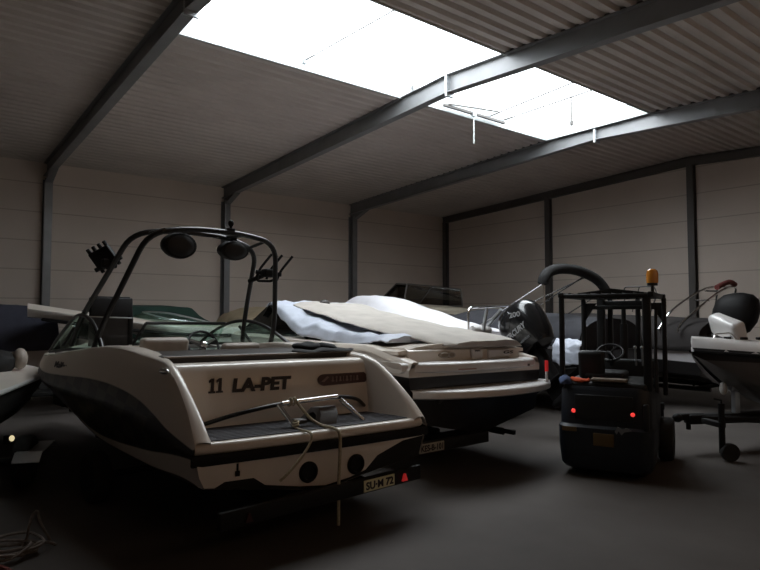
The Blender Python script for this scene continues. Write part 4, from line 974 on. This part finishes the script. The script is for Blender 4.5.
# ------------------------------------------------------------------ LB: low boat at the left edge
hd = math.atan2(.37, -.93)
locL = (-6.59, -1.13, 0)
LB = thing('open_boat', 'low white decked open boat cut by the left edge', 'boat', locL, hd)
hL = Hull(5.6, 1.5, tab((0, 1.02), (3.5, 1.03), (5.6, 1.10)), tab((0, .55), (3, .6), (5.6, .95)), tab((0, .42), (3, .46), (5.6, .94)), bs=.98, t0=.62, p=2.2, tumble=.0)
hL.build(LB, split_mat('white over black hull L', .99, .004, (.62, .56, .50), (.016, .011, .009), rough=.75, coat=0.)); hL.deck(LB, M_GEL, crown=.03)
rows = []
MB().tube([(u, -hL.half(u) - .005, hL.zs(u) - .02) for u in lin(0, 5.55, 20)], .028, 8).build('rub_rail', M_GELW, LB)
trailer('dark trailer with pale mudguard under the low open boat', locL, hd, 4.7, 1.82, 1.74, r=.27, zb=.33, hull=hL, bar=None)
TL = [o for o in COL.objects if o.name.startswith('boat_trailer')][-1]
md = MB().box((1.82, -1.84, .405), (.62, .26, .012), bev=.005)
for sx in (1, -1): md.box((1.82 + sx * .36, -1.84, .37), (.16, .26, .012), rot=(0, sx * R(32), 0), bev=.005)
md.build('mudguard', M_GALV, TL)
ml = MB().box((2.2, -1.48, .43), (.05, .1, .1), bev=.01).build('marker_reflector', M_TRAILER, TL)
MB().ell((2.165, -1.52, .45), (.022, .028, .034)).build('reflector_glow', M_YREFLGLOW, ml)  # a reflector, its bright glint put in as emission
bundle = MB()
rows = []
for i in range(13):
    th = math.pi * i / 12
    rows.append([((p := Vector((.40 * math.sin(th) * math.cos(a), .34 * math.sin(th) * math.sin(a), .19 * math.cos(th)))).x + .04 * noise.noise(p * 6), p.y + .04 * noise.noise(p * 6 + Vector((3, 0, 0))), max(p.z + .05 * noise.noise(p * 5), -.12)) for a in [2 * math.pi * k / 22 for k in range(22)]])
bo = bundle.grid(rows, closed=True).build('cushion_bundle', M_BLACKC)
tag(bo, 'dark padded bundle on the low open boat at the left edge', 'cushion', loc=(-10.15, 1.05, 1.17), rz=R(20))
bp = MB().ell((0, 0, 0), (.13, .10, .15), n=20).build('white_buoy', M_VINYLB); tag(bp, 'white rounded buoy beside the dark bundle at the left edge', 'buoy', loc=(-10.0, 1.42, 1.22))
bc = MB().box((0, 0, .05), (.35, .16, .10), bev=.03).build('red_cushion', M_REDCL); tag(bc, 'small red cushion left of the nearest boat\'s windscreen', 'cushion', loc=(-10.5, 1.43, 1.11), rz=R(150))

# tangle of strap and line on the floor, bottom left
tg = MB(); pts = []
rnd = random.Random(3)
for i in range(26):
    a = i * 1.25; pts.append((.22 * math.cos(a) * rnd.uniform(.3, 1), .30 * math.sin(a) * rnd.uniform(.3, 1), .015 + .012 * (i % 5) + rnd.uniform(0, .08)))
tg.tube(catmull(pts, 5), .012, 6)
tg.tube(catmull([(.0, .1, .03), (-.06, .16, .10), (-.03, .17, .20), (-.09, .2, .26), (-.05, .23, .30), (-.1, .26, .20), (-.12, .34, .03)], 6), .010, 6).tube(catmull([(.1, .1, .03), (.06, .22, .09), (.0, .30, .06), (-.02, .36, .02)], 6), .012, 6)
o = tg.build('rope_tangle', M_ROPED); tag(o, 'tangled pale line on the floor in the bottom left corner', 'rope', loc=(-5.45, .70, 0))
tg = MB(); pts = []
for i in range(18):
    a = i * 1.1; pts.append((.25 * math.cos(a) * rnd.uniform(.4, 1), .22 * math.sin(a) * rnd.uniform(.4, 1), .02 + .03 * rnd.random()))
tg.tube(catmull(pts, 5), .016, 6)
o = tg.build('strap_tangle', M_REDROPE); tag(o, 'faded red strap heap on the floor at the bottom left edge', 'strap', loc=(-5.05, .52, 0))

# ------------------------------------------------------------------ forklift
aF = R(22.5); dF = Vector((-math.sin(aF), math.cos(aF), 0)); rF = Vector((math.cos(aF), math.sin(aF), 0))
pF = Vector((-4.29, 6.04, 0)) + rF * .51
FK = thing('forklift', 'dark navy forklift seen from behind with an orange beacon', 'forklift', pF, math.atan2(dF.y, dF.x))
# local: x forward, y left
cwt = MB(); rows = []
for z, hw_, x0, x1 in ((.10, .46, .05, .55), (.14, .49, .02, .6), (.35, .51, -.01, .6), (.57, .515, -.01, .6), (.60, .495, .02, .6), (.98, .485, .03, .6), (1.03, .46, .05, .6)):
    n = 5; pts = []
    rc = .14
    for k in range(n + 1): pts.append((x0 + rc - rc * math.cos(math.pi / 2 * k / n) if False else x0 + rc * (1 - math.sin(math.pi / 2 * k / n)), hw_ - rc * (1 - math.cos(math.pi / 2 * k / n)) * 1.0 if False else hw_ - rc + rc * math.sin(math.pi / 2 * (1 - k / n)) * 0 + rc * math.cos(math.pi / 2 * k / n) * 0 + rc * (1 - (1 - math.sin(math.pi / 2 * (1 - k / n))))))
    left = [(x0 + rc * (1 - math.sin(t)), hw_ - rc * (1 - math.cos(t))) for t in lin(0, math.pi / 2, 6)]   # from side... to rear
    ring = [(x1, hw_)] + [(x0 + rc * (1 - math.sin(t)), hw_ - rc * (1 - math.cos(t))) for t in lin(0, math.pi / 2, 6)]
    ring = ring + [(a, -b) for a, b in reversed(ring)]
    rows.append([(a, b, z) for a, b in ring])
cwt.grid(rows, closed=True, cap0=True, cap1=True)
cw_o = cwt.build('counterweight', M_FORK, FK, 35)
MB().box((.018, 0, .80), (.02, .62, .28), bev=.008).build('rear_panel', M_FORKD, cw_o)
MB().box((-.015, -.0, .45), (.012, .22, .14), bev=.004).build('ochre_plate', M_OCHRE, cw_o)
MB().box((-.01, .37, .545), (.01, .16, .05)).build('ochre_decal', M_OCHRE, cw_o)
MB().prism([(-.30, .02), (-.24, .05), (-.20, .03), (-.15, .055), (-.12, .0), (-.14, -.03), (-.16, .01), (-.19, -.035), (-.22, .0)], -.016, -.008, lambda a, b, h: (h, a, .555 + b)).build('grey_decal', M_STEEL, cw_o)
for y in (.325, -.305):
    MB().lathe([(.022, 0), (.024, .010), (.017, .018), (.004, .021)], (.02, y, .75), (-1, 0, 0), 16).build('tail_lamp', M_REDLAMPS, cw_o)
MB().box((.95, 0, .52), (1.0, .96, .70), bev=.05).build('chassis', M_FORK, FK)
MB().box((.55, 0, 1.03), (.95, .90, .10), bev=.04).build('battery_hood', M_FORKD, FK)
MB().box((.62, .05, 1.12), (.48, .46, .10), bev=.04).build('seat', M_FORKD, FK)
MB().box((.42, .19, 1.25), (.10, .30, .34), rot=(0, R(-8), 0), bev=.05).build('seat_backrest', M_FORKD, FK)
gd = {}
for nm, x, y, z0 in (('rear', .16, .475, 1.0), ('rear', .16, -.455, 1.0), ('front', 1.38, .45, .82), ('front', 1.38, -.545, .82)):
    p = MB(); wd = .055 if not (nm == 'rear' and y < 0) else .085
    p.box((x, y, (z0 + 2.06) / 2), (.07, wd, 2.06 - z0), bev=.012)
    if nm == 'front':
        sgn = -1 if y > 0 else 1
        p.prism([(y, 2.0), (y + sgn * .17, 2.0), (y, 1.72)], x - .02, x + .02, lambda a, b, h: (h, a, b))
    p.build('guard_post', M_FORKD, FK)
rf = MB()
for y in (.475, -.5): rf.box((.80, y, 2.075), (1.40, .06, .06), bev=.012)
rf.box((.14, -.01, 2.06), (.06, 1.0, .05), bev=.012).box((1.46, -.04, 2.08), (.06, 1.04, .06), bev=.012)
rf.prism([(.50, 2.06), (.50, 2.10), (.0, 2.17), (-.53, 2.10), (-.53, 2.06), (0, 2.09)], .72, .80, lambda a, b, h: (h, a, b))
for y in lin(.38, -.42, 8): rf.box((.80, y, 2.075), (1.34, .025, .05))
rf.build('guard_roof', M_FORKD, FK)
for y, w in ((.27, .10), (-.31, .10)):
    MB().box((1.68, y, 1.10), (.12, w, 1.96), bev=.012).build('mast_rail', M_FORKD, FK)
for y in (.155, -.20):
    MB().box((1.72, y, 1.12), (.09, .06, 1.90), bev=.012).build('inner_mast', M_FORKD, FK)
MB().cyl((1.70, -.02, .2), (1.70, -.02, 1.72), .05).cyl((1.70, -.02, 1.72), (1.70, -.02, 2.0), .03).build('lift_cylinder', M_FORKD, FK)
MB().box((1.68, -.02, 2.0), (.08, .66, .07), bev=.01).build('mast_crosshead', M_FORKD, FK)
MB().box((1.68, -.02, 1.20), (.06, .62, .06), bev=.01).build('mast_crossbar', M_FORKD, FK)
MB().box((1.40, -.05, 1.94), (.05, .95, .05), bev=.01).build('guard_crossbar', M_FORKD, FK)
cg = MB().box((1.84, -.02, .30), (.06, .95, .09), bev=.01).box((1.84, -.02, .62), (.06, .95, .09), bev=.01)
for y in (.42, .2, -.02, -.24, -.46): cg.box((1.84, y, .46), (.05, .05, .32))
cg.build('carriage', M_FORKD, FK)
for y in (.26, -.30):
    MB().box((1.90, y, .34), (.045, .10, .62), bev=.008).box((2.36, y, .055), (.92, .10, .04), bev=.008).build('fork', M_FORKD, FK)
for y in (.50, -.54):
    a, b = MB(), MB(); wheel(a, b, (1.42, y, .27), .27, .17); w = a.build('front_wheel', M_RUBBER, FK); b.build('rim', M_STEEL, w)
for y in (.33, -.33):
    a, b = MB(), MB(); wheel(a, b, (.40, y, .20), .20, .13); w = a.build('rear_wheel', M_RUBBER, FK); b.build('rim', M_STEEL, w)
sc_ = MB(); c0 = Vector((1.12, .08, 1.36)); ax = Vector((-.6, 0, .8)); X = Vector((0, 1, 0)); Yv = ax.cross(X)
sc_.tube([c0 + (X * math.cos(a) + Yv * math.sin(a)) * .16 for a in lin(0, 2 * math.pi, 29)[:-1]], .014, 8, closed=True)
for a in (0, 2.1, 4.2): sc_.tube([c0, c0 + (X * math.cos(a) + Yv * math.sin(a)) * .15], .012, 6)
sc_.cyl(c0, c0 - ax * .55, .03); sc_.build('steering_wheel', M_FORKD, FK)
MB().box((1.30, -.05, 1.02), (.16, .84, .50), bev=.04).build('dash_cowl', M_FORKD, FK)
lv = MB()
for y in (-.22, -.30, -.38): lv.cyl((1.2, y, 1.2), (1.12, y, 1.42), .012).ell((1.12, y, 1.43), (.022, .022, .025))
lv.build('control_lever', M_GALV, FK)
bc = MB().cyl((.20, -.515, 2.05), (.20, -.515, 2.18), .018).cyl((.20, -.515, 2.17), (.20, -.515, 2.20), .055).build('beacon_stalk', M_FORKD, FK)
MB().lathe([(.062, 0), (.064, .10), (.055, .14), (.03, .158), (.005, .16)], (.20, -.515, 2.20), (0, 0, 1), 20).build('beacon_lens', M_AMBER, bc)
MB().box((.04, -.44, .72), (.06, .06, .30), bev=.02).cyl((.5, -.50, 1.0), (.5, -.52, 1.9), .018).build('hose_guard', M_FORKD, FK)
mF = Matrix.Translation(pF) @ Matrix.Rotation(math.atan2(dF.y, dF.x), 4, 'Z')
def lump(name, m, c, r, seed, label, cat, amp=.03):
    mb = MB(); rows = []
    for i in range(15):
        th = math.pi * i / 14; row = []
        for k in range(24):
            a = 2 * math.pi * k / 24; p = Vector((r[0] * math.sin(th) * math.cos(a), r[1] * math.sin(th) * math.sin(a), r[2] * math.cos(th)))
            e = noise.noise(p * 14 + Vector((seed, 0, 0))) * amp; row.append((p.x + e, p.y + e, max(p.z + e, -r[2] * .6)))
        rows.append(row)
    o = mb.grid(rows, closed=True).build(name, m, None, 60); o.matrix_world = mF @ Matrix.Translation(c); tag(o, label, cat)
lump('orange_cloth', M_ORANGE, (.14, .27, 1.085), (.07, .12, .04), 1, 'bright orange cloth on the forklift\'s rear deck', 'cloth')
lump('blue_cloth', M_BLUECL, (.10, .43, 1.075), (.08, .07, .06), 5, 'blue rag at the left end of the forklift\'s rear deck', 'cloth')
o = MB().box((.0, 0, 0), (.16, .38, .03), bev=.005).build('tan_board', M_TANB); o.matrix_world = mF @ Matrix.Translation((.14, -.05, 1.105)); tag(o, 'flat tan board on the forklift\'s rear deck beside the orange cloth', 'board')

# ------------------------------------------------------------------ boat F: bow at the right edge on a trailer with jockey wheel
dirF = Vector((-.48, -.877, 0)).normalized(); LF = 5.0; bow = Vector((-3.86, 8.50, 0)); stF = bow - dirF * LF; rzf = math.atan2(dirF.y, dirF.x)
Fb = thing('bow_rider', 'white boat with black rub rail and black BE lettering, bow at the right edge', 'boat', stF, rzf)
hF = Hull(LF, 1.15, tab((0, 1.22), (3, 1.28), (5.0, 1.40)), tab((0, .62), (3, .70), (4.2, .84), (5.0, 1.30)), tab((0, .46), (3, .50), (3.9, .60), (4.3, .76), (4.7, 1.05), (5.0, 1.32)), t0=.5, p=2.0, tumble=0)
hF.build(Fb, split_mat('pale hull with dark sheer band', 1.10, .028, (.03, .026, .024), (.15, .135, .125)))
rows = []
for u in lin(0, 5.0, 20):
    b = hF.half(u) + .006; z = hF.zs(u) + .004
    rows.append([(u, -b, z - .06), (u, -b + .01, z + .02), (u, -b * .9, z + .07)] + [(u, b * k, z + .10 + .05 * (1 - k * k)) for k in (-.75, -.4, 0, .4, .75)] + [(u, b * .9, z + .07), (u, b - .01, z + .02), (u, b, z - .06)])
MB().grid(rows, closed=True, cap0=True, cap1=True).build('deck', M_GELW, Fb, 45)
MB().tube([(u, hF.half(u) + .012, hF.zs(u) - .05) for u in lin(0, 4.99, 24)], .025, 6).tube([(u, -hF.half(u) - .012, hF.zs(u) - .05) for u in lin(0, 4.99, 24)], .025, 6).build('rub_rail', M_BLACK, Fb)
yb = lambda u: hF.half(u)
ul = 4.36; sl_ = (hF.half(4.0) - hF.half(4.36)) / .36
def side_y(u, z):
    rg = [p for p in hF.ring(u) if p[1] >= 0][2:]
    return max(a[1] + (b[1] - a[1]) * (z - a[2]) / max(b[2] - a[2], 1e-5) for a, b in zip(rg[:-1], rg[1:]) if a[2] - 1e-6 <= z <= b[2] + 1e-6)
pa, pb, pc = Vector((4.36, side_y(4.36, 1.03), 1.03)), Vector((4.08, side_y(4.08, 1.03), 1.03)), Vector((4.36, side_y(4.36, 1.17), 1.17))
lettering('bow_lettering', 'BE', M_BLACK, Fb, pa + (pb - pa).cross(pc - pa).normalized() * .006, pb - pa, pc - pa, .24, .13, shear=.25, bold=.03, th=.012)
for u, y in ((4.55, .12), (4.45, .30), (4.25, .34)): MB().box((u, y, 1.53), (.09, .05, .035), bev=.01).build('deck_fitting', M_BLACK, Fb)
MB().tube(rounded([(4.75, .1, 1.5), (4.72, .1, 1.58), (4.55, .18, 1.60), (4.50, .2, 1.52)], .03), .012, 8).build('bow_cleat', M_CHROME, Fb)
MB().tube(catmull([(2.6, .85, 1.40), (3.1, .62, 1.80), (3.2, 0, 1.86), (3.1, -.62, 1.80), (2.6, -.85, 1.40)], 6), .02, 8).tube([(2.9, .70, 1.75), (2.2, .95, 1.38)], .015, 6).build('windscreen_frame', M_GOLD, Fb)
MB().tube(rounded([(2.4, .95, 1.38), (2.0, .85, 2.2), (2.0, -.85, 2.2), (2.4, -.95, 1.38)], .2), .025, 8).tube([(2.35, .9, 1.6), (3.4, .7, 1.42)], .018, 8).build('bow_rail', M_GOLD, Fb)
# white seat cushion propped on the bow
cu = MB().box((0, 0, 0), (.20, .58, .30), bev=.06).build('seat_cushion', M_GELW)
dirC = 51.45
cu.matrix_world = Matrix.Translation((-3.62, 9.05, 1.665)) @ Matrix.Rotation(R(51.45 - 90 + 95), 4, 'Z') @ Matrix.Rotation(R(14), 4, 'X') @ Matrix.Rotation(R(-22), 4, 'Y')
tag(cu, 'white padded block tilted on the right boat\'s foredeck', 'cushion')
TF = trailer('dark boat trailer with a jockey wheel under the right edge boat', stF, rzf, LF - .42, 2.0, .98, r=.29, zb=.40, hull=hF, bar=None)
# jockey wheel and winch post
inv = (Matrix.Translation(stF) @ Matrix.Rotation(rzf, 4, 'Z')).inverted()
jw = inv @ Vector((-3.42, 8.20, 0)); MB().box((LF - .55, 0, .44), (1.3, .16, .13), bev=.02).build('drawbar', M_TRAILER, TF)
jl = MB().cyl((jw.x - .05, jw.y + .0, .10), (jw.x - .05, jw.y, .72), .038).box((jw.x - .05, jw.y - .15, .45), (.08, .36, .07), bev=.01)
jl.tube([(jw.x - .05, jw.y, .72), (jw.x - .05, jw.y, .76), (jw.x + .05, jw.y, .78)], .012, 6)
jo = jl.build('jockey_leg', M_TRAILER, TF)
a, b = MB(), MB(); ax_ = (inv.to_3x3() @ Vector((.78, -.62, 0))); jc = inv @ Vector((-3.32, 8.28, .115)); wheel(a, b, jc, .115, .07, ax_)
w = a.build('jockey_wheel', M_RUBBER, jo); b.build('rim', M_TRAILER, w)
MB().box((4.35, 0, .62), (.08, .08, .50), bev=.01).box((4.4, 0, .86), (.14, .16, .12), bev=.03).cyl((4.3, .0, .42), (3.6, 0, .42), .03).build('winch_post', M_GALV, TF)
MB().ell((4.55, .02, .84), (.05, .05, .09)).build('bow_stop', M_GELW, TF)

for o in COL.objects:
    g = {'trailer': 'boat trailers in the hall', 'boat cover': 'canvas covers on the boats', 'boat': 'boats stored in the hall'}.get(o.get('category'))
    if g and not o.parent: o['group'] = g

# ------------------------------------------------------------------ light
w = bpy.data.worlds.new('overcast sky'); SC.world = w; w.use_nodes = True
bg = w.node_tree.nodes['Background']; bg.inputs[0].default_value = (.93, .97, 1.0, 1); bg.inputs[1].default_value = 9.0
pl = bpy.data.lights.new('skylight_portal', 'AREA'); pl.shape = 'RECTANGLE'; pl.size = SX1 - SX0; pl.size_y = SY1 - SY0; pl.cycles.is_portal = True
po = bpy.data.objects.new('skylight_portal', pl); COL.objects.link(po); po.location = ((SX0 + SX1) / 2, (SY0 + SY1) / 2, zc1 + .14)
pw = bpy.data.lights.new('fill_window_portal', 'AREA'); pw.shape = 'RECTANGLE'; pw.size = WZ1 - WZ0; pw.size_y = WY1 - WY0; pw.cycles.is_portal = True  # portal for the added fill window
qo = bpy.data.objects.new('fill_window_portal', pw); COL.objects.link(qo); qo.location = (XW1 + .19, (WY0 + WY1) / 2, (WZ0 + WZ1) / 2); qo.rotation_euler = (0, R(90), 0)
SC.view_settings.view_transform = 'Standard'; SC.view_settings.look = 'None'; SC.view_settings.exposure = 0; SC.view_settings.gamma = 1; SC.view_settings.use_curve_mapping = False
